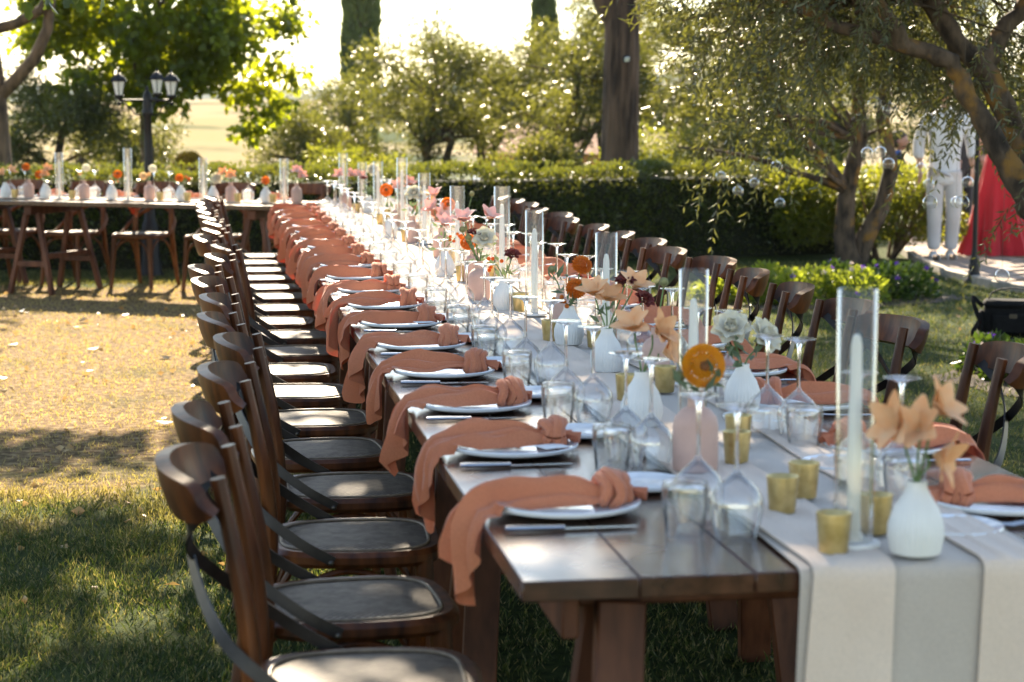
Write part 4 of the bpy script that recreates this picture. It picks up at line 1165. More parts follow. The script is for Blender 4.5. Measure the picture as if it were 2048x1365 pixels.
def setting(origin, rz, lab, k, gl, full=True):
    """origin: plate centre on the table top; lab: where this place is, in words"""
    O = Vector(origin); Rm = Matrix.Rotation(rz, 3, 'Z')
    def at(x, y, z=0.0): return O + Rm @ Vector((x, y, z))
    def one(name, me, x, y, z, r, label, cat, grp):
        o = link(name, me); o.location = at(x, y, z); o.rotation_euler = (0, 0, rz + r); tag(o, label, cat, grp); return o
    one('dinner_plate', plate_me, 0, 0, .001, random.uniform(0, 6), 'white dinner plate at the ' + lab, 'plate', 'dinner plates')
    t = thing('napkin', 'knotted terracotta linen napkin at the ' + lab, 'napkin', at(0, random.uniform(-.01, .01), .002), rz + R(random.uniform(-7, 7)), 'terracotta napkins')
    if full: t.scale = (1, random.choice((-1, 1)) * random.uniform(.92, 1.12), 1)
    c_, k_, l_ = naps[k % len(naps)]
    link('cloth', c_, t); link('knot', k_, t); link('tail', l_, t)
    if not full: return
    one('knife', knife_me, .02, .175, .001, R(random.uniform(-3, 3)), 'silver knife beside the plate at the ' + lab, 'knife', 'knives')
    one('fork', fork_me, .02, -.172, .001, R(random.uniform(-3, 3)), 'silver fork beside the plate at the ' + lab, 'fork', 'forks')
    one('bread_plate', side_me, *gl['bread'], .001, 0, 'small white bread plate at the ' + lab, 'plate', 'bread plates')
    one('tumbler', tum_me, *gl['tum'], .001, 0, 'upturned clear tumbler at the ' + lab, 'tumbler', 'upturned tumblers')
    for q, nm in ((0, 'outer'), (1, 'inner')):
        p = at(gl['wine'][q][0] + random.uniform(-.01, .01), gl['wine'][q][1] + random.uniform(-.012, .012), .001)
        put_glass(p, '%s upturned wine glass at the %s' % (nm, lab))
    if k % 4 == 1:
        one('place_card', card_me, -.075, .06, .022, R(random.uniform(-30, 30)), 'white card tucked under the napkin at the ' + lab, 'card', 'place cards')
GL_L = dict(tum=(-.165, .26), wine=((-.205, .165), (-.245, .285)), bread=(-.19, -.19))
GL_R = dict(tum=(-.18, .03), wine=((-.16, .115), (-.215, .20)), bread=(-.17, -.20))
random.seed(5)
for k in range(NP):
    setting((X0 + .165, YL + PITCH * k, TOP), math.pi, '%s left place from the near table end' % ORD[k], k, GL_L)
for k in range(NP):
    setting((X1 - .165, YR + PITCH * k, TOP), 0, '%s right place from the near table end' % ORD[k], k + 4, GL_R)
FARW = ['place at left edge', 'place left of the lamp post', 'place in front of the lamp post', 'place right of the lamp post', 'right end place']
for k, u in enumerate((-2.44, -1.81, -1.13, -.43, .29)):
    setting(ft(u, FW - .165, TOP), FA + math.pi / 2, FARW[k] + ', far table', k + 2, GL_R, False)
    for q in (0, 1):
        put_glass(ft(u - .30 + .11 * q + .03, FW - .36 + .05 * q, TOP + .001), '%s wine glass at the %s, far table' % (('left', 'right')[q], FARW[k]))
    tb_ = link('tumbler', tum_me); tb_.location = ft(u - .12, FW - .40, TOP + .001); tag(tb_, 'upturned clear tumbler at the %s on the far table' % FARW[k], 'tumbler', 'upturned tumblers')

# ------------------------------------------------------------------ candles in glass tubes, votives, vases
def make_tube(h, ch, name_label):
    t = thing('candle_tube', name_label, 'candle', group='taper candles in glass tubes')
    r_ = .0335
    MB().lathe([(r_ - .0025, .012), (r_ - .0025, h), (r_ - .001, h + .0012), (r_, h), (r_, .010), (r_ - .001, .009), (r_ - .0025, .012)], 28, close=False).build('glass_tube', M['tube_glass'], t)
    MB().lathe([(.0005, 0), (.045, 0), (.046, .004), (.044, .008), (.016, .009), (.014, .022), (.0115, .024), (.0005, .024)], 24, close=False).build('holder', M['white_ceramic'], t)
    cd = MB().lathe([(.0118, .02), (.0112, ch * .6), (.0092, ch - .02), (.006, ch - .004), (.0005, ch)], 14).build('candle', M['candle'], t)
    MB().tube([(0, 0, ch - .002), (.001, 0, ch + .008)], .0012, 5).build('wick', M['wick'], cd)
    return register(t)
TUBES = [(1.06, 3.15, .43), (1.07, 4.31, .37), (1.17, 5.79, .36), (1.14, 6.92, .37), (1.19, 8.04, .41), (1.11, 8.87, .38), (1.16, 10.69, .38), (1.17, 12.03, .43), (1.14, 13.38, .37), (1.11, 14.35, .34), (.99, 14.6, .40)]
protos = {}
def put_tube(loc, h, label):
    key = round(h, 2)
    if key not in protos:
        t = make_tube(h, h * .83, label); t.location = loc; protos[key] = t
    else: dup(protos[key], loc, random.uniform(0, 6), label)
for k, (x, y, h) in enumerate(TUBES):
    put_tube((x, y, TOP + .013), h, 'nearest white taper candle in a tall glass tube on the runner' if k == 0 else '%s white taper in a glass tube from the near end of the long table' % ORD[k])
for k, (u, h) in enumerate([(.53, .34), (-.19, .34), (-.88, .41), (-1.53, .37)]):
    put_tube(ft(u, .38, TOP + .011), h, ['white taper in a glass tube at the right end of the far table', 'white taper in a glass tube right of the lamp post, far table', 'tallest white taper in a glass tube, far table, left of the lamp post', 'leftmost white taper in a glass tube on the far table'][k])

vot_me = MB().lathe([(.0005, .004), (.019, .004), (.0215, 0), (.024, .002), (.0255, .02), (.0295, .066), (.0292, .068), (.0275, .066), (.0235, .02), (.021, .009), (.0005, .008)], 24, close=False).mesh('votive_cup', M['gold'])
VOT = [(1.01, 3.10), (1.13, 3.24), (1.02, 3.43), (1.10, 3.56), (1.07, 3.93), (1.13, 4.14), (1.16, 4.97), (1.03, 4.83), (1.02, 4.63), (1.13, 5.66), (1.17, 5.95), (1.06, 6.12), (1.11, 7.05), (1.23, 6.82), (1.06, 8.3), (1.22, 8.5), (1.16, 9.35), (1.25, 10.2), (1.08, 10.9), (1.22, 11.59), (1.08, 12.5), (1.17, 13.1), (1.03, 13.9)]
for k, (x, y) in enumerate(VOT):
    o = link('votive_cup', vot_me); o.location = (x, y, TOP + .0125); o.rotation_euler = (0, 0, random.uniform(0, 6))
    tag(o, 'frontmost gold votive cup on the runner' if k == 0 else '%s gold votive cup from the near end of the long table' % (ORD[k] if k < 20 else ['twenty-first', 'twenty-second', 'twenty-third'][k - 20]), 'votive', 'gold votive cups')
for k, u in enumerate([-1.89, -1.34, -.52, -.27, .18, .49]):
    o = link('votive_cup', vot_me); o.location = ft(u, .27, TOP + .012); tag(o, '%s gold votive cup from the left on the far table' % ORD[k], 'votive', 'gold votive cups')

ribv = [(.030, 0), (.040, .004), (.0455, .03), (.045, .05), (.036, .078), (.022, .100), (.0165, .112), (.0165, .122), (.0145, .122), (.0145, .11), (.02, .098), (.03, .078)]
white_me = MB().lathe(ribv, 96, rib=.018, ribn=32, close=False).mesh('bud_vase', M['white_ceramic'])
bot = [(.034, 0), (.041, .004), (.0425, .012), (.0425, .085), (.039, .102), (.028, .115), (.0165, .122), (.0150, .14), (.0165, .15), (.0135, .15), (.013, .125), (.024, .112)]
blush_me = MB().lathe(bot, 32, close=False).mesh('bottle_vase', M['blush_ceramic'])

# ------------------------------------------------------------------ flowers
def petal(L, W, cup, curl, n=6, m=5, notch=0.):
    P = np.zeros((n, m, 3))
    for i in range(n):
        u = i / (n - 1)
        wd = W * math.sin(math.pi * (.10 + .80 * u ** .85)) ** .8
        for j in range(m):
            v = -1 + 2 * j / (m - 1)
            P[i, j] = (v * wd / 2, L * u * (1 - .1 * v * v * u), cup * v * v * W + curl * L * u * u)
    return P
def petal_mat(name, c0, c1, tr):
    m, t, b, o = nodes(name); n = wnoise(t, 45, 3)
    t.links.new(ramp(t, n.outputs[0], [(.3, c0), (.7, c1)]), b.inputs['Base Color']); b.inputs['Roughness'].default_value = .6
    tl = t.nodes.new('ShaderNodeBsdfTranslucent'); tl.inputs[0].default_value = (*tr, 1)
    mx = t.nodes.new('ShaderNodeMixShader'); mx.inputs[0].default_value = .4
    t.links.new(b.outputs[0], mx.inputs[1]); t.links.new(tl.outputs[0], mx.inputs[2]); t.links.new(mx.outputs[0], o.inputs[0]); return m
PM = dict(peach=petal_mat('peach_petal', (.90, .50, .25), (.94, .66, .40), (.97, .58, .28)), pink=petal_mat('pink_petal', (.86, .58, .50), (.92, .72, .64), (.9, .5, .42)),
          orange=petal_mat('orange_petal', (.50, .11, .008), (.66, .20, .015), (.8, .2, .01)), amber=petal_mat('amber_petal', (.58, .20, .006), (.74, .32, .012), (.85, .35, .01)),
          cream=petal_mat('cream_petal', (.82, .78, .66), (.88, .85, .76), (.8, .75, .55)), wine=petal_mat('burgundy_petal', (.13, .02, .02), (.28, .06, .05), (.3, .04, .03)),
          buff=petal_mat('buff_petal', (.78, .55, .32), (.85, .68, .48), (.85, .6, .3)))
M['pod'] = plain('seed_pod', (.17, .17, .07), .8, .4, 60)
M['centre'] = plain('flower_centre', (.18, .06, .012), .8, .4, 80)
M['eucalyptus'] = leafmat('eucalyptus_leaf', [(.06, .10, .06), (.10, .15, .09), (.15, .19, .12)], ((.15, .22, .08), (.2, .25, .1)), .25, .5, 30)
lily_petals = {c: MB().sheet(petal(.058, .038, .10, -.34, 8, 7), .0006).mesh('petal', PM[c]) for c in ('peach', 'pink')}
def ball_flower(R0, flat, n, L, W, c, dome=.55):
    """many small petals on a dome, as in a dahlia"""
    mb = MB(); ga = math.pi * (3 - math.sqrt(5))
    for k in range(n):
        z = 1 - (1 + dome) * (k + .5) / n; r_ = math.sqrt(max(0, 1 - z * z)); a = ga * k
        d = Vector((r_ * math.cos(a), r_ * math.sin(a), z * flat)).normalized()
        p = Vector((r_ * math.cos(a), r_ * math.sin(a), z * flat)) * R0
        s = .55 + .45 * min(1, k / (n * .45))
        x = Vector((0, 0, 1)).cross(d); x = x.normalized() if x.length > 1e-3 else Vector((1, 0, 0)); y = d.cross(x)
        mb.add([p - x * W * s * .5, p + d * L * s * .55 - x * W * s * .5 + y * L * .1, p + d * L * s + y * L * .25 * s, p + d * L * s * .55 + x * W * s * .5 + y * L * .1, p + x * W * s * .5, p + y * W * .35 * s + d * L * .3], [(0, 1, 5), (1, 2, 5), (2, 3, 5), (3, 4, 5)])
    mb.ball((0, 0, 0), R0 * .80, 14, 9, (1, 1, flat))
    return mb.mesh('blossom', PM[c])
dahlia_me = {c: ball_flower(.020, .9, 120, .014, .0125, c) for c in ('orange', 'cream', 'buff')}
big_me = ball_flower(.032, .45, 250, .014, .0085, 'amber', .35)
mid_big = ball_flower(.025, .45, 170, .013, .009, 'orange', .35)
def rose_mesh(c, s=1.):
    mb = MB()
    for ring, (nn, tilt, L, W) in enumerate([(4, .15, .026, .024), (5, .45, .032, .032), (6, .85, .038, .040), (7, 1.2, .040, .044)]):
        for k in range(nn):
            a = 2 * math.pi * (k + .37 * ring) / nn
            P = petal(L * s, W * s, .16, -.15 if ring > 1 else .1).reshape(-1, 3)
            Mx = Matrix.Rotation(a, 3, 'Z') @ Matrix.Rotation(math.pi / 2 - tilt, 3, 'X')
            Q = np.array([Mx @ Vector(p) for p in P]).reshape(6, 5, 3) + np.array([-math.sin(a), math.cos(a), 0]) * .003 * (ring + 1)
            mb.sheet(Q, .0007)
    return mb.mesh('blossom', PM[c])
rose_me = {c: rose_mesh(c) for c in ('cream', 'wine', 'pink')}
small_rose = rose_mesh('wine', .55)
pod_me = MB().ball((0, 0, 0), .013, 12, 8).mesh('seed_head', M['pod'])
centre_me = MB().ball((0, 0, 0), .011, 10, 6, (1, 1, .5)).mesh('centre', M['centre'])
berry_me = MB().ball((0, 0, 0), .0075, 8, 6).mesh('bud', PM['orange'])
def orient(o, loc, d):
    o.location = loc; o.rotation_mode = 'QUATERNION'; o.rotation_quaternion = Vector(d).normalized().to_track_quat('Z', 'Y')
def bunch(loc, neck, label, heads, nleaf=0, greens=()):
    """loc: vase foot; neck: height of the vase mouth; heads: (kind, dx, dy, height above foot, facing)"""
    t = thing('flower_stems', label, 'flowers', loc, 0, 'flowers in the bud vases')
    st = MB()
    for kind, dx, dy, dz, face in heads:
        tip = Vector((dx, dy, dz)); back = Vector(face).normalized() * .012
        pts = smooth_pts([(random.uniform(-.005, .005), random.uniform(-.005, .005), neck * .35), (dx * .12, dy * .12, neck), (dx * .7, dy * .7, neck + (dz - neck) * .6), tip - back], 4)
        st.tube(pts, .0022, 6)
        k, _, col = kind.partition(':')
        if k == 'lily':
            bl = MB().ball((0, 0, .002), .005, 8, 6).build('blossom', PM['buff'], t); orient(bl, tip, face)
            for q in range(6):
                p = link('petal', lily_petals[col], bl); tl = (.50 if q % 2 else .72) + random.uniform(-.15, .15)
                p.rotation_euler = (Matrix.Rotation(q * math.pi / 3 + random.uniform(-.1, .1), 3, 'Z') @ Matrix.Rotation(math.pi / 2 - tl, 3, 'X')).to_euler()
        elif k == 'bud':
            bl = link('blossom', dahlia_me['buff'], t); orient(bl, tip, face); bl.scale = (.5, .5, .8)
        elif k == 'pod': bl = link('seed_head', pod_me, t); orient(bl, tip, face)
        elif k == 'berry':
            for q in range(5):
                bl = link('bud', berry_me, t); bl.location = tip + Vector((random.uniform(-.03, .03), random.uniform(-.02, .02), random.uniform(-.035, .012)))
        elif k == 'big':
            bl = link('blossom', big_me, t); orient(bl, tip, face); cc = link('centre', centre_me, bl); cc.location = (0, 0, .016)
        elif k == 'mid':
            bl = link('blossom', mid_big, t); orient(bl, tip, face); cc = link('centre', centre_me, bl); cc.location = (0, 0, .013)
        elif k == 'rose': bl = link('blossom', rose_me[col], t); orient(bl, tip, face)
        elif k == 'small': bl = link('blossom', small_rose, t); orient(bl, tip, face)
        else: bl = link('blossom', dahlia_me[col], t); orient(bl, tip, face)
    st.build('stems', M['stem'], t)
    if nleaf:
        P = np.array([[random.uniform(-.035, .035), random.uniform(-.03, .03), neck + random.uniform(-.005, .06)] for _ in range(nleaf)] + [[gx_ + random.uniform(-.01, .01), gy_ + random.uniform(-.01, .01), gz_ + random.uniform(-.05, .03)] for gx_, gy_, gz_ in greens for _ in range(7)])
        D = np.array([[p[0] * 8 + random.gauss(0, .5), p[1] * 8 + random.gauss(0, .5), .5 + random.gauss(0, .4)] for p in P])
        link('leaves', leaves('leaves', P, D, np.array([random.uniform(.03, .05) for _ in P]), .016, M['eucalyptus'], .1), t)
        for gx_, gy_, gz_ in greens:
            pass
    return t
def vase(kind, x, y, z, label, sc=1.0):
    o = link('bud_vase' if kind == 'w' else 'bottle_vase', white_me if kind == 'w' else blush_me)
    o.location = (x, y, z); o.scale = (sc,) * 3; o.rotation_euler = (0, 0, random.uniform(0, 6))
    tag(o, label, 'vase', 'white ribbed bud vases' if kind == 'w' else 'blush bottle vases')
CAMV = (-.15, -1, .15)
ZV = TOP + .0128
random.seed(31)
ARR = [
 ('w', 1.14, 3.07, 1.0, 'nearest white ribbed bud vase at the front of the runner', 'peach lilies in the nearest white ribbed vase', [('lily:peach', .0, -.005, .205, (-.5, -.6, .5)), ('lily:peach', .03, .01, .235, (.6, -.5, .6)), ('lily:peach', .025, -.01, .165, (.7, -.5, -.1)), ('lily:peach', -.03, 0, .215, (-.8, -.3, .3))], 0),
 ('b', .965, 3.86, 1.08, 'nearest blush bottle vase', 'big amber dahlia with grey-green leaves in the nearest blush bottle', [('big', .012, -.01, .215, (.0, -1, .12)), ('pod', -.03, .02, .19, (0, 0, 1))], 16),
 ('w', .98, 4.43, 1.05, 'white ribbed vase second from the near end', 'peach lilies in the second white ribbed vase', [('lily:peach', -.02, 0, .225, (-.3, -.5, .8)), ('lily:peach', .035, .01, .215, (.6, -.6, .4)), ('lily:peach', .05, 0, .17, (.8, -.4, .2))], 0),
 ('w', 1.27, 4.62, .95, 'white ribbed vase right of the runner with white blooms', 'white rose and silvery leaves right of the runner', [('rose:cream', -.03, .0, .20, (-.2, -.7, .6)), ('rose:cream', .05, .0, .18, (.5, -.6, .5))], 22),
 ('w', 1.09, 5.38, 1.0, 'white ribbed vase third from the near end', 'tall peach lilies with burgundy buds, third white vase', [('lily:peach', -.035, 0, .215, (-.3, -.4, .9)), ('lily:peach', .0, .01, .20, (.1, -.6, .8)), ('lily:peach', .075, .0, .235, (.2, -.5, .8)), ('small:wine', .105, 0, .20, (.3, -.5, .6)), ('small:wine', .05, 0, .25, (0, -.3, 1))], 8),
 ('b', 1.20, 5.25, .9, 'blush bottle vase right of the third white vase', 'single seed head in the blush bottle beside the third white vase', [('pod', .02, 0, .26, (0, 0, 1))], 0),
 ('w', 1.10, 6.02, 1.0, 'white ribbed vase fourth from the near end', 'two round orange dahlias with dark leaves, fourth white vase', [('dahlia:orange', .02, -.01, .175, (0, -.7, .6)), ('dahlia:orange', .045, .03, .245, (.2, -.6, .7)), ('berry', -.04, 0, .15, (0, 0, 1))], 12),
 ('b', 1.15, 6.45, .9, 'blush bottle vase behind the orange dahlias', 'trailing green stems in the blush bottle behind the orange dahlias', [('pod', -.03, 0, .2, (0, 0, 1))], 14),
 ('w', 1.06, 7.11, .95, 'white ribbed vase in front of the white rose', 'burgundy blooms in the white vase in front of the white rose', [('small:wine', .03, 0, .20, (0, -.5, .8)), ('berry', -.03, 0, .18, (0, 0, 1))], 16),
 ('b', 1.02, 7.49, 1.0, 'blush bottle vase under the large white rose', 'large white rose with seed heads and burgundy filler', [('rose:cream', .02, -.01, .235, (-.1, -.8, .5)), ('pod', -.04, 0, .24, (0, 0, 1)), ('pod', -.06, .02, .27, (0, 0, 1)), ('small:wine', -.015, .01, .255, (0, -.3, 1)), ('lily:pink', -.05, .03, .30, (-.3, -.4, .8)), ('lily:pink', .04, .03, .31, (.3, -.4, .8))], 18),
 ('b', 1.10, 8.25, .95, 'blush bottle vase beside the fifth glass tube', 'orange berries and dark leaves beside the fifth glass tube', [('berry', -.03, 0, .19, (0, 0, 1)), ('mid', -.02, 0, .17, (-.2, -.8, .5))], 10),
 ('w', 1.02, 8.6, .95, 'white ribbed vase beside the sixth glass tube', 'pink lilies beside the sixth glass tube', [('lily:pink', .0, 0, .22, (0, -.5, .8)), ('berry', .05, 0, .18, (0, 0, 1))], 8),
 ('b', 1.13, 9.65, 1.0, 'blush bottle vase left of the olive sprig', 'orange daisy and pink lilies in mid table', [('mid', .03, -.01, .26, (.1, -1, .3)), ('lily:pink', -.04, 0, .24, (-.5, -.5, .6)), ('lily:pink', .0, -.02, .21, (.2, -.7, .5)), ('lily:pink', -.03, .02, .30, (-.2, -.3, .9)), ('berry', .08, 0, .2, (0, 0, 1))], 6),
 ('w', 1.26, 9.95, .95, 'white ribbed vase with the upright olive sprig', 'upright olive sprig in the white vase', [('pod', .06, 0, .3, (0, 0, 1))], 22),
 ('b', 1.10, 10.73, 1.0, 'blush bottle vase with buff buds', 'buff buds and white anemone above the blush bottle', [('bud', .08, 0, .27, (0, -.3, 1)), ('bud', .11, 0, .24, (0, -.3, 1)), ('pod', .12, 0, .23, (0, 0, 1)), ('rose:cream', .01, 0, .27, (-.3, -.7, .6)), ('berry', .09, .02, .25, (0, 0, 1))], 10),
 ('w', 1.02, 11.2, .95, 'white ribbed vase under the orange daisy', 'orange daisy standing out left of the glass tubes', [('mid', -.02, 0, .27, (-.1, -1, .25))], 8),
 ('b', 1.15, 12.09, 1.0, 'blush bottle vase near the far glass tubes', 'pink lilies near the far glass tubes', [('lily:pink', .0, 0, .25, (0, -.6, .6)), ('lily:pink', .06, 0, .27, (.4, -.5, .7))], 6),
 ('w', 1.12, 13.9, 1.0, 'white ribbed vase near the far end of the runner', 'white anemone with dark foliage near the far end', [('rose:cream', .03, 0, .30, (0, -.9, .4)), ('small:wine', -.04, 0, .24, (0, -.3, 1))], 24),
 ('b', .98, 14.25, 1.0, 'blush bottle vase at the far end of the runner', 'pale pink lilies at the far end of the runner', [('lily:pink', -.04, 0, .25, (-.3, -.6, .7)), ('lily:pink', .04, 0, .25, (.3, -.6, .7)), ('lily:pink', .10, 0, .24, (.4, -.5, .6))], 4)]
for kd, x, y, sc, vl, fl_, heads, nl in ARR:
    vase(kd, x, y, ZV, vl, sc)
    bunch((x, y, ZV), (.122 if kd == 'w' else .15) * sc, fl_, heads, nl)
FAR = [(-2.03, 'w', 'peach lilies in white vase at the left picture edge, far table', [('lily:peach', -.02, 0, .19, (-.4, -.6, .6)), ('lily:peach', .05, 0, .21, (.4, -.5, .6))]),
       (-1.80, 'b', 'round orange bloom second from the left on the far table', [('dahlia:orange', -.02, 0, .25, (0, -.8, .5))]),
       (-1.64, 'w', 'orange lily and berry in white vase, third from left, far table', [('dahlia:orange', -.05, 0, .19, (0, -.8, .5)), ('lily:peach', .02, 0, .23, (.2, -.6, .6)), ('lily:peach', 0, 0, .19, (0, -.7, .5))]),
       (-1.27, 'b', 'cream dahlia with yellow filler in blush bottle, far table', [('dahlia:cream', .02, 0, .25, (0, -.8, .5)), ('bud', -.03, 0, .2, (0, 0, 1))]),
       (-1.01, 'w', 'orange blooms in the white vase left of tallest taper, far table', [('mid', .05, 0, .20, (0, -.8, .5)), ('berry', .03, 0, .17, (0, 0, 1))]),
       (-.66, 'b', 'large cream dahlia in front of the lamp post, far table', [('dahlia:cream', .03, 0, .25, (0, -.8, .5)), ('dahlia:buff', -.045, 0, .19, (0, -.8, .5)), ('bud', .0, 0, .2, (0, 0, 1))]),
       (-.37, 'w', 'small orange dahlia right of the lamp post, far table', [('dahlia:orange', -.01, 0, .18, (0, -.8, .5)), ('berry', .05, 0, .18, (0, 0, 1))]),
       (-.08, 'w', 'drooping cream dahlia beside a glass tube, far table', [('dahlia:cream', .02, -.02, .17, (.1, -.9, .3)), ('rose:cream', .03, -.01, .18, (0, -.9, .3))]),
       (.08, 'b', 'orange lilies right of the drooping cream dahlia, far table', [('lily:peach', .0, 0, .20, (0, -.7, .5)), ('lily:peach', -.05, 0, .22, (-.5, -.5, .6))]),
       (.39, 'w', 'round orange dahlia left of the last glass tube, far table', [('dahlia:orange', .0, 0, .17, (0, -.8, .4))]),
       (.66, 'b', 'pink lily at the right end of the far table', [('lily:pink', .0, 0, .24, (0, -.6, .7)), ('lily:pink', .03, 0, .21, (.4, -.7, .4))])]
for u, kd, lb, heads in FAR:
    p = ft(u, .34, TOP + .012)
    vase(kd, p.x, p.y, p.z, ('white ribbed vase' if kd == 'w' else 'blush bottle vase') + ' holding the ' + lb.replace(' in white vase', '').replace(' in blush bottle', '').replace(' in the white vase', ''), 1.0)
    bunch(p, .122 if kd == 'w' else .15, lb, heads, 6)

# ------------------------------------------------------------------ triple lamp post and the thin lamp pole
def lantern(par, loc, s=1.0):
    t = MB()
    L = bpy.data.objects.new('lantern', None); L.empty_display_size = .05; COL.objects.link(L); L.parent = par; L.location = loc; L.scale = (s,) * 3
    L.rotation_euler = (0, 0, random.uniform(.3, .7))
    b, tp_, h = .045, .078, .15
    def ring(r_, z): return [(r_ * math.cos(a), r_ * math.sin(a), z) for a in [k * math.pi / 3 for k in range(6)]]
    lo, hi = ring(b, .02), ring(tp_, .02 + h)
    for k in range(6):
        q = [lo[k], lo[(k + 1) % 6], hi[(k + 1) % 6], hi[k]]
        nrm = (Vector(q[1]) - Vector(q[0])).cross(Vector(q[3]) - Vector(q[0])).normalized() * .003
        MB().add(q + [tuple(Vector(p) - nrm) for p in q], [(0, 1, 2, 3), (7, 6, 5, 4), (0, 4, 5, 1), (1, 5, 6, 2), (2, 6, 7, 3), (3, 7, 4, 0)]).build('pane', M['lamp_glass'], L, False)
        t.tube([lo[k], hi[k]], .005, 6)
    t.lathe([(.02, -.03), (.03, -.01), (.055, .0), (.055, .018), (.045, .022), (.0005, .022)], 12)
    t.build('frame', M['black_iron'], L)
    r_ = MB().lathe([(.10, .168), (.105, .175), (.098, .182), (.080, .21), (.055, .235), (.035, .245), (.030, .255), (.012, .262), (.008, .275), (.014, .283), (.006, .30), (.0005, .305)], 6, close=False)
    r_.build('roof', M['black_iron'], L)
    return L
def lamp_post():
    t = thing('lamp_post', 'black iron lamp post with three lanterns standing before the hedge', 'lamp post', (-.505, 18.10, 0))
    MB().lathe([(.115, 0), (.115, .03), (.10, .05), (.098, .12), (.085, .16), (.08, .42), (.07, .47), (.055, .50), (.05, .58), (.045, .62)], 12).build('base', M['black_iron'], t)
    MB().lathe([(.045, .62), (.04, .66), (.036, 1.2), (.034, 1.42), (.048, 1.44), (.05, 1.47), (.04, 1.49), (.042, 1.52), (.04, 1.60), (.03, 1.63), (.022, 1.65), (.012, 1.66), (.016, 1.68), (.004, 1.70)], 14, close=False).build('pole', M['black_iron'], t)
    c, s = math.cos(R(-8.7)), math.sin(R(-8.7))
    for dx, dy, z in ((-.25, 0, 1.60), (.215, 0, 1.60), (.05, .22, 1.62)):
        ex, ey = dx * c - dy * s, dx * s + dy * c
        a = MB(); a.tube([(0, 0, z - .03), (ex, ey, z - .03)], .011, 8)
        a.tube(smooth_pts([(ex * .2, ey * .2, z - .16), (ex * .45, ey * .45, z - .15), (ex * .62, ey * .62, z - .09), (ex * .9, ey * .9, z - .045)], 4), .007, 6)
        a.ball((ex, ey, z - .06), .018, 8, 6)
        a.build('arm', M['black_iron'], t)
        lantern(t, (ex, ey, z), .80)
lamp_post()
def lamp_pole():
    t = thing('lamp_pole', 'thin black lamp pole at the edge of the brick path', 'lamp post', (6.53, 16.32, 0))
    MB().lathe([(.085, 0), (.085, .02), (.06, .05), (.045, .12), (.05, .15), (.038, .17), (.042, .2), (.03, .23), (.022, .3)], 12).build('base', M['black_iron'], t)
    MB().lathe([(.022, .3), (.019, 1.2), (.018, 2.2), (.03, 2.22), (.02, 2.26)], 12).build('pole', M['black_iron'], t)
    lantern(t, (0, 0, 2.28), .9)
lamp_pole()

# ------------------------------------------------------------------ hanging glass globes
def globes():
    me = MB().lathe([(.0005, .04)] + [(.04 * math.sin(a), .04 * math.cos(a)) for a in np.linspace(.15, 2.45, 18)], 22, close=False).mesh('globe', M['globe_glass'])
    loop = MB().lathe([(.003, .038), (.0055, .042), (.0045, .048), (.006, .053), (.002, .057)], 10, close=False).mesh('loop', M['globe_glass'])
    G = [(3.50, 10.19, 1.52, 'left one of the pair of glass globes hanging highest'), (3.58, 10.18, 1.49, 'right one of the pair of glass globes hanging highest'), (4.26, 14.52, .79, 'lowest glass globe hanging before the dark hedge'), (3.95, 14.57, .88, 'leftmost clear glass globe hanging before the dark hedge'),
         (4.07, 14.55, .94, 'lower of two stacked glass globes before the hedge'), (4.07, 14.55, 1.05, 'upper of two stacked glass globes before the hedge'), (3.82, 14.59, .99, 'glass globe half hidden in olive leaves left of the stacked pair'), (4.25, 12.5, 1.21, 'left glass globe of the close pair above the round bush'), (4.335, 12.49, 1.215, 'right glass globe of the close pair above the round bush'),
         (4.39, 12.48, 1.14, 'glass globe just over the top of the round bush'), (4.95, 13.4, 1.08, 'glass globe beside the white shirt'), (5.01, 13.4, .97, 'upper glass globe in front of the pale trousers'), (3.80, 10.14, 1.0, 'lower large glass globe in front of the pale trousers'), (4.9, 12.4, 1.02, 'single glass globe left of the black pole'),
         (4.83, 12.41, .89, 'smaller globe behind the large one left of the black pole'), (3.97, 10.12, 1.0, 'large glass globe left of the black pole'), (4.19, 10.08, .61, 'lowest glass globe hanging over the lawn by the pole base'), (3.67, 12.6, 1.12, 'glass globe among the leaves above the bush, set left')]
    for k, (x, y, z, lb) in enumerate(G):
        t = thing('glass_globe', lb, 'glass globe', (x, y, z), random.uniform(0, 6), 'hanging glass globes')
        a = link('globe', me, t); a.rotation_euler = (random.uniform(-.15, .15) + .0, random.uniform(-.1, .1), 0)
        link('loop', loop, t)
        top = (1.95 if y < 11 else 2.0) - z
        MB().tube([(0, 0, .055), (.004, 0, top * .5), (0, .003, top)], .0009, 4).build('string', M['string'], t)
globes()

# ------------------------------------------------------------------ guests
def skin_obj(name, verts, edges, m, parent, root=0, sub=2):
    """verts: (x,y,z,rx,ry); a continuous limb-and-trunk surface"""
    me = bpy.data.meshes.new(name); me.from_pydata([v[:3] for v in verts], edges, []); me.materials.append(m)
    o = link(name, me, parent)
    sk = o.modifiers.new('skin', 'SKIN'); sk.use_smooth_shade = True
    sv = me.skin_vertices[0].data if me.skin_vertices else None
    if sv is None:
        bm = bmesh.new(); bm.from_mesh(me); bm.verts.layers.skin.verify(); bm.to_mesh(me); bm.free(); sv = me.skin_vertices[0].data
    for i, v in enumerate(verts):
        sv[i].radius = (v[3], v[4]); sv[i].use_root = (i == root)
    s = o.modifiers.new('sub', 'SUBSURF'); s.levels = sub; s.render_levels = sub
    return o
SKINM = plain('skin_tone', (.46, .25, .17), .5, .1, 12)
HAIRM = plain('dark_hair', (.03, .02, .013), .6, .3, 60)
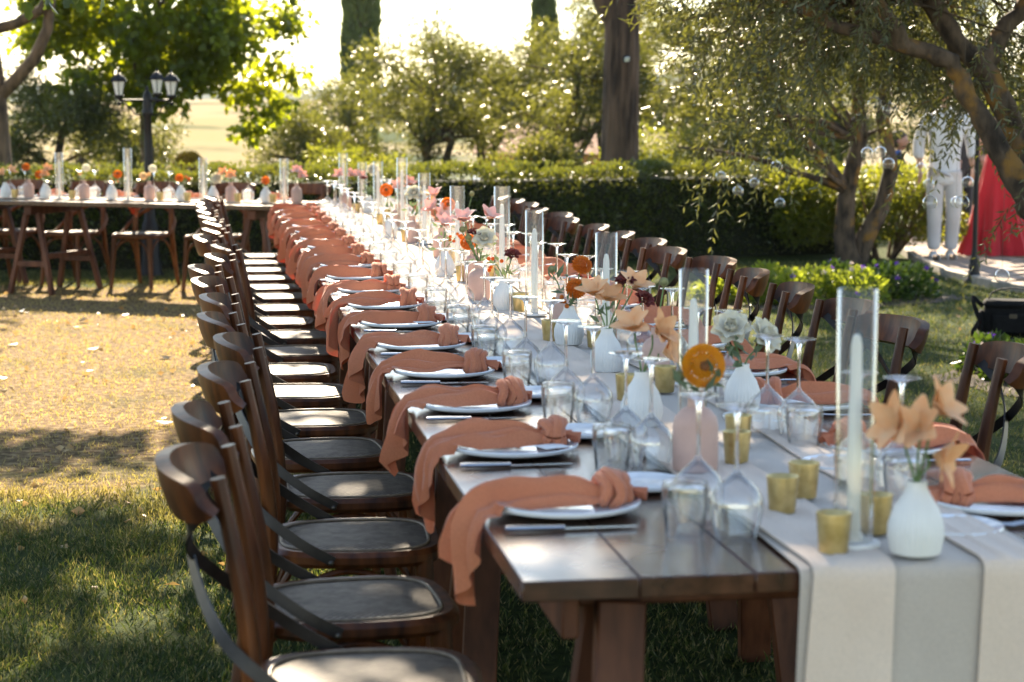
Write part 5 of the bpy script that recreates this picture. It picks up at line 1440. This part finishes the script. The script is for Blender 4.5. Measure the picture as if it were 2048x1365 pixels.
def head(t, c, yaw, s=1.0, hair=HAIRM, long=False):
    """head with face, ears and hair, looking along local -y turned by yaw"""
    Mx = Matrix.Translation(Vector(c)) @ Matrix.Rotation(yaw, 4, 'Z') @ Matrix.Scale(s, 4)
    h = MB()
    nu, nv = 18, 14; P = np.zeros((nv, nu + 1, 3))
    for i in range(nv):
        th_ = math.pi * i / (nv - 1)
        for j in range(nu + 1):
            a = 2 * math.pi * (j % nu) / nu
            z = .115 * math.cos(th_); jaw = 1 - .28 * max(0, -z / .115) ** 1.3
            x = .074 * math.sin(th_) * math.sin(a) * jaw; y = -.095 * math.sin(th_) * math.cos(a) * (1 - .12 * max(0, -z / .115))
            P[i, j] = (x, y, z)
    h.sheet(P); h.tube([(0, -.088, .012), (0, -.112, -.022), (0, -.094, -.03)], [.008, .014, .009], 8)
    for sx in (-1, 1):
        h.ball((sx * .075, .005, -.005), .022, 8, 6, (.4, .8, 1.2))
    h.xf(Mx).build('head', SKINM, t)
    f = MB()
    for sx in (-1, 1): f.ball((sx * .03, -.085, .012), .010, 8, 6, (1.2, .6, .7))
    f.xf(Mx).build('eyes', plain('eye', (.05, .035, .03), .2, .1), t)
    MB().tube([(-.022, -.088, -.058), (0, -.094, -.060), (.022, -.088, -.058)], [.004, .007, .004], 6).xf(Mx).build('mouth', plain('lips', (.36, .13, .10), .5, .1), t)
    hr = MB().ball((0, .018, .052), .094, 16, 10, (.86, 1.02, .90)); hr.ball((0, .045, -.02), .075, 14, 8, (1.0, .8, 1.3 if long else .9)); hr.xf(Mx).build('hair', hair, t)
def hand(mb_list, wrist, d, side, m, t):
    w_ = Vector(wrist); d = Vector(d).normalized(); sd = Vector(side).normalized(); hd = MB()
    hd.tube([w_, w_ + d * .04, w_ + d * .085], [.022, .036, .034], 8, flat=(1, .5))
    nn = d.cross(sd)
    for k, ln in enumerate((.068, .078, .072, .056)):
        b = w_ + d * .08 + sd * (.027 - .018 * k)
        hd.tube([b, b + d * ln * .5 + nn * .006, b + d * ln * .85 + nn * .022], [.009, .0085, .006], 6)
    b = w_ + d * .025 + sd * .03; hd.tube([b, b + d * .03 + sd * .022, b + d * .06 + sd * .024 + nn * .01], [.011, .010, .007], 6)
    hd.build('hand', m, t)
def man():
    t = thing('person', 'person in white shirt and pale trousers walking on the brick path', 'person', (7.12, 18.62, .03), R(-14))
    white = cloth('white_shirt_cloth', (.70, .72, .78), (.78, .79, .84), (.8, .8, .85), .15); pale = cloth('pale_trouser_cloth', (.50, .48, .50), (.58, .56, .57))
    V = [(0, 0, .93, .095, .08), (0, -.005, 1.10, .11, .085), (0, -.01, 1.28, .15, .105), (0, -.005, 1.40, .09, .07), (0, -.01, 1.47, .05, .05), (0, -.015, 1.54, .05, .05),
         (-.19, 0, 1.37, .055, .055), (-.25, .02, 1.12, .045, .045), (-.24, -.05, .88, .03, .03), (.19, 0, 1.37, .055, .055), (.255, .03, 1.12, .045, .045), (.27, -.02, .90, .03, .03),
         (-.08, 0, .82, .065, .065), (-.08, -.02, .48, .05, .05), (-.08, .01, .10, .036, .036), (.08, 0, .82, .065, .065), (.095, -.02, .50, .05, .05), (.09, .13, .10, .036, .036)]
    E_ = [(0, 1), (1, 2), (2, 3), (3, 4), (4, 5), (2, 6), (6, 7), (7, 8), (2, 9), (9, 10), (10, 11), (0, 12), (12, 13), (13, 14), (0, 15), (15, 16), (16, 17)]
    skin_obj('body', V, E_, SKINM, t)
    S2 = [(0, 0, .70, .175, .14), (0, 0, .84, .165, .125), (0, -.005, 1.08, .155, .115), (0, -.01, 1.27, .175, .118), (0, -.005, 1.405, .11, .085), (0, -.01, 1.50, .062, .062), (-.19, 0, 1.365, .072, .072), (-.255, .02, 1.12, .064, .062), (-.25, -.03, .97, .058, .056), (.19, 0, 1.365, .072, .072), (.262, .03, 1.12, .064, .062), (.272, .0, .97, .058, .056)]
    skin_obj('shirt', S2, [(0, 1), (1, 2), (2, 3), (3, 4), (4, 5), (3, 6), (6, 7), (7, 8), (3, 9), (9, 10), (10, 11)], white, t)
    T2 = [(0, 0, .98, .15, .115), (-.085, 0, .80, .10, .10), (-.088, -.015, .60, .088, .09), (-.088, -.02, .44, .078, .08), (-.085, .0, .26, .070, .072), (-.085, .01, .08, .068, .07), (.085, 0, .80, .10, .10), (.094, -.01, .60, .088, .09), (.096, .0, .44, .078, .08), (.094, .06, .26, .070, .072), (.09, .11, .08, .068, .07)]
    skin_obj('trousers', T2, [(0, 1), (1, 2), (2, 3), (3, 4), (4, 5), (0, 6), (6, 7), (7, 8), (8, 9), (9, 10)], pale, t)
    for x, y, z in ((-.085, -.03, 0), (.09, .10, 0)):
        MB().sheet(np.array([[(x + sx * .042 * (1 - .35 * abs(yy + .1) / .2 if yy < 0 else .9), y + yy, z + (.0 if sx in (-1.01,) else 0) + zz) for sx, zz in ((-1, .0), (-1, .045), (-.5, .075 if yy > -.06 else .055), (.5, .075 if yy > -.06 else .055), (1, .045), (1, .0))] for yy in (-.16, -.13, -.06, .02, .09)]), .004).build('shoe', plain('white_shoe', (.7, .7, .72), .6, .1), t)
    hand(None, (-.24, -.055, .88), (0, -.15, -1), (.2, -1, 0), SKINM, t); hand(None, (.27, -.025, .90), (0, -.15, -1), (-.2, -1, 0), SKINM, t)
    head(t, (0, -.02, 1.635), .1)
man()
def woman():
    t = thing('person', 'person in a floor-length red dress standing on the brick path', 'person', (7.90, 19.15, .03), R(-10))
    red = cloth('red_dress_cloth', (.50, .022, .035), (.60, .035, .05), (.8, .06, .06), .25)
    V = [(0, 0, .95, .10, .08), (0, 0, 1.12, .095, .075), (0, 0, 1.27, .11, .08), (0, 0, 1.38, .06, .05), (0, -.005, 1.47, .04, .04), (-.15, 0, 1.32, .04, .04), (-.21, .02, 1.08, .034, .034), (-.27, -.03, .84, .025, .025), (.15, 0, 1.32, .04, .04), (.20, .02, 1.08, .034, .034), (.20, -.08, .86, .025, .025), (-.07, 0, .85, .08, .08), (-.07, 0, .46, .05, .05), (-.07, 0, .08, .035, .035), (.07, 0, .85, .08, .08), (.07, 0, .46, .05, .05), (.07, 0, .08, .035, .035)]
    skin_obj('body', V, [(0, 1), (1, 2), (2, 3), (3, 4), (2, 5), (5, 6), (6, 7), (2, 8), (8, 9), (9, 10), (0, 11), (11, 12), (12, 13), (0, 14), (14, 15), (15, 16)], SKINM, t)
    nu, nv = 20, 73; P = np.zeros((nu, nv, 3))
    for i in range(nu):
        u = i / (nu - 1); z = 1.34 * (1 - u) + .006
        r_ = np.interp(z, [0, .3, .7, .95, 1.05, 1.2, 1.34], [.36, .28, .19, .145, .118, .135, .115])
        for j in range(nv):
            a = 2 * math.pi * (j % (nv - 1)) / (nv - 1)
            am = .30 * max(0, (.98 - z) / .98) ** .9
            rr = r_ * (1 + am * (math.sin(a * 9 + .8 * math.sin(a * 2)) * .7 + .4 * math.sin(a * 16 + z * 2)))
            P[i, j] = (rr * math.cos(a) + .03 * max(0, .6 - z), rr * math.sin(a) * .82, z)
    MB().sheet(P[:, ::-1], .003).build('dress', red, t)
    hand(None, (-.27, -.03, .84), (-.1, -.1, -1), (0, -1, 0), SKINM, t); hand(None, (.20, -.08, .86), (0, -.3, -1), (0, -1, 0), SKINM, t)
    head(t, (0, -.015, 1.575), .3, .95, HAIRM, True)
woman()
def others():
    dk = cloth('dark_suit_cloth', (.012, .012, .016), (.022, .022, .028)); bl = cloth('blue_shirt_cloth', (.05, .12, .38), (.07, .16, .45))
    t = thing('person', 'person in dark clothes standing between the white shirt and the red dress', 'person', (8.45, 21.6, .03), R(30))
    V = [(0, 0, .92, .16, .12), (0, 0, 1.10, .16, .12), (0, 0, 1.30, .18, .12), (0, 0, 1.42, .09, .08), (0, 0, 1.50, .05, .05), (-.21, 0, 1.36, .07, .07), (-.27, .02, 1.1, .06, .06), (-.22, -.1, .92, .05, .05), (.21, 0, 1.36, .07, .07), (.27, .02, 1.1, .06, .06), (.2, -.12, .95, .05, .05), (-.1, 0, .8, .10, .10), (-.1, 0, .45, .08, .08), (-.1, 0, .05, .06, .06), (.1, 0, .8, .10, .10), (.1, 0, .45, .08, .08), (.1, 0, .05, .06, .06)]
    Eg = [(0, 1), (1, 2), (2, 3), (3, 4), (2, 5), (5, 6), (6, 7), (2, 8), (8, 9), (9, 10), (0, 11), (11, 12), (12, 13), (0, 14), (14, 15), (15, 16)]
    skin_obj('body', V, Eg, dk, t); head(t, (0, -.01, 1.62), 0)
    hand(None, (-.22, -.1, .92), (0, -.5, -1), (0, -1, .3), SKINM, t); hand(None, (.2, -.12, .95), (0, -.5, -1), (0, -1, .3), SKINM, t)
    for x in (-.1, .1): MB().box((x, -.05, .035), (.09, .26, .07), None, .025).build('shoe', M['wick'], t)
    t = thing('person', 'seated person in dark jacket and blue collar behind the round bush', 'person', (8.2, 23.05, .0), R(75))
    V = [(0, 0, .50, .16, .13), (0, -.02, .68, .15, .12), (0, -.02, .84, .16, .12), (0, -.02, .93, .08, .07), (0, -.03, 1.0, .05, .05), (-.2, -.02, .88, .065, .065), (-.24, -.12, .66, .055, .055), (-.12, -.34, .58, .04, .04), (.2, -.02, .88, .065, .065), (.24, -.12, .66, .055, .055), (.12, -.34, .58, .04, .04), (-.1, -.1, .50, .09, .09), (-.12, -.46, .48, .07, .07), (-.12, -.48, .06, .05, .05), (.1, -.1, .50, .09, .09), (.12, -.46, .48, .07, .07), (.12, -.48, .06, .05, .05)]
    skin_obj('body', V, Eg, dk, t); head(t, (0, -.045, 1.11), -.2)
    MB().lathe([(.075, .91), (.06, .96), (.055, 1.0)], 12, close=False).build('collar', bl, t)
    b = thing('garden_bench', 'low wooden bench under the seated person', 'bench', (8.24, 23.06, 0), R(75))
    for k in range(3): MB().box((0, -.14 + .14 * k, .38), (1.1, .12, .04), None, .005).build('slat', M['trestle_wood'], b)
    for sx in (-.45, .45):
        for sy in (-.14, .14): MB().box((sx, sy, .18), (.06, .06, .36), None, .005).build('leg', M['trestle_wood'], b)
others()

# ------------------------------------------------------------------ bag, flower beds
def bag():
    m = plain('black_nylon', (.010, .010, .011), .85, .4, 60, bst=.3, bsc=400, spec=.12)
    t = thing('shoulder_bag', 'black padded camera bag standing on the right lawn', 'bag', (5.24, 12.42, 0), R(-20))
    MB().box((0, 0, .115), (.36, .20, .23), None, .035).build('body', m, t)
    MB().box((0, -.012, .222), (.375, .225, .05), None, .022).build('flap', m, t)
    MB().box((0, -.115, .10), (.26, .05, .14), None, .02).build('front_pocket', m, t)
    for s in (-1, 1): MB().box((s * .195, 0, .10), (.05, .15, .15), None, .02).build('side_pocket', m, t)
    pts = smooth_pts([(-.16, .0, .235), (-.12, -.01, .30), (-.02, -.02, .325), (.08, -.01, .31), (.16, 0, .235)], 5)
    MB().band(pts, (0, 1, 0), .035, .006).build('handle', m, t)
    pts = smooth_pts([(-.19, 0, .2), (-.26, -.05, .26), (-.22, -.14, .12), (-.26, -.2, .02), (-.1, -.24, .012), (.1, -.22, .012), (.24, -.12, .05), (.19, 0, .19)], 5)
    MB().band(pts, (0, .3, 1), .03, .005).build('strap', m, t)
    MB().box((0, -.142, .15), (.05, .006, .03), None, .002).build('buckle', M['bolt'], t)
bag()
def beds():
    soil = plain('bed_soil', (.05, .032, .02), .95, .5, 30, bst=.8, bsc=60)
    def bed(name, c, rx, ry, rot):
        n = 30; vs = [(0, 0, .03)] + [(rx * math.cos(2 * math.pi * k / n) * (1 + .08 * math.sin(5 * k)), ry * math.sin(2 * math.pi * k / n) * (1 + .08 * math.sin(3 * k)), .005) for k in range(n)]
        o = struct(name, MB().add(vs, [(0, k + 1, (k + 1) % n + 1) for k in range(n)]), soil); o.location = (*c, 0); o.rotation_euler = (0, 0, rot)
    bed('flower_bed', (4.75, 15.0), 1.25, .62, R(12)); bed('tree_bed', (4.75, 10.3), .75, .8, 0)
    m1 = leafmat('bedding_leaf', [(.035, .07, .012), (.07, .12, .018), (.12, .17, .025), (.2, .22, .03)], ((.32, .42, .03), (.5, .52, .05)), .42, .45, 6)
    m2 = leafmat('dark_bedding_leaf', [(.012, .03, .008), (.025, .05, .012), (.04, .07, .016)], ((.10, .2, .02), (.18, .26, .03)), .25, .4, 6)
    pu = petal_mat('violet_petal', (.10, .03, .35), (.18, .06, .5), (.2, .06, .5)); wh = petal_mat('pale_petal', (.7, .55, .5), (.8, .7, .66), (.7, .55, .45))
    def plant(x, y, r_, h, m, lab, nf, fm, grp):
        t = thing('bedding_plant', lab, 'plant', (x, y, .01), 0, grp)
        st = MB()
        for k in range(9):
            a = random.uniform(0, 6.28); q = random.uniform(.3, 1) * r_
            st.tube([(0, 0, 0), (q * .5 * math.cos(a), q * .5 * math.sin(a), h * .5), (q * math.cos(a), q * math.sin(a), h * random.uniform(.6, .95))], [.005, .004, .002], 5)
        st.build('stems', M['stem'], t)
        n = 480; d = unit(rng.normal(size=(n, 3))); d[:, 2] = np.abs(d[:, 2])
        P = d * np.array([r_, r_, h]) * (rng.random(n) ** .3)[:, None]
        link('foliage', leaves('foliage', P, d + rng.normal(size=d.shape) * .4, .055 * rng.uniform(.7, 1.3, n), .036, m, .12), t)
        for k in range(nf):
            dd = unit(np.array([random.gauss(0, .8), random.gauss(-.3, .6), abs(random.gauss(.9, .4))])); p = dd * np.array([r_, r_, h]) * 1.05
            C = np.tile(p, (5, 1)); an = np.arange(5) * 1.2566; D = np.stack([np.cos(an), np.sin(an) * .6, np.sin(an) * .7], 1) + [0, -.2, .1]
            link('flower', leaves('flower', C, D, .028, .026, fm if k % 3 else (wh if fm is pu else pu), .1), t)
    sp = [(3.92, 15.05, .2, .20, 0), (4.15, 14.8, .22, .24, 4), (4.42, 14.72, .22, .25, 3), (4.35, 15.15, .22, .27, 2), (4.7, 14.9, .23, .27, 4), (4.98, 14.75, .22, .26, 3), (4.95, 15.2, .22, .28, 3), (5.25, 15.0, .24, .27, 4), (5.52, 15.1, .22, .25, 3), (5.45, 15.4, .2, .25, 2)]
    lb = ['leftmost pale green bedding plant beside the chairs', 'bedding plant with first violet blooms from the left', 'bright green bedding plant in front of the flower bed, left half', 'back row bedding plant behind the bright green one', 'bright bedding plant in the middle of the flower bed', 'front bedding plant just right of the bed centre', 'back row bedding plant before the olive trunk', 'darker bedding plant with violet blooms right of centre', 'rightmost dark bedding plant of the front row', 'rightmost bedding plant of the back row']
    for k, (x, y, r_, h, nf) in enumerate(sp): plant(x, y, r_, h, m1 if k < 6 else m2, lb[k], nf, pu, 'bedding plants under the olive')
    for k, (x, y, r_, h, nf) in enumerate([(4.42, 10.75, .18, .2, 3), (4.62, 10.55, .2, .22, 2), (4.4, 10.35, .17, .18, 1)]):
        plant(x, y, r_, h, m2, ['violet pansy on the lawn edge below the black bag', 'dark leafy plant behind the nearest right chair', 'low leafy plant at the right picture edge'][k], nf, pu, 'plants under the nearest olive')
beds()

# ------------------------------------------------------------------ hazy air over the valley
def haze():
    m = bpy.data.materials.new('valley_air'); m.use_nodes = True; t = m.node_tree
    t.nodes.remove(t.nodes['Principled BSDF'])
    v = t.nodes.new('ShaderNodeVolumePrincipled'); v.inputs['Color'].default_value = (.80, .88, 1, 1); v.inputs['Density'].default_value = .00012; v.inputs['Anisotropy'].default_value = 0
    t.links.new(v.outputs[0], t.nodes['Material Output'].inputs['Volume'])
    o = MB().box((0, 2500, 30), (8600, 5400, 190)).build('haze', m, None, False)
    o['kind'] = 'stuff'; tag(o, 'pale bluish haze over the far hills', 'haze')
haze()
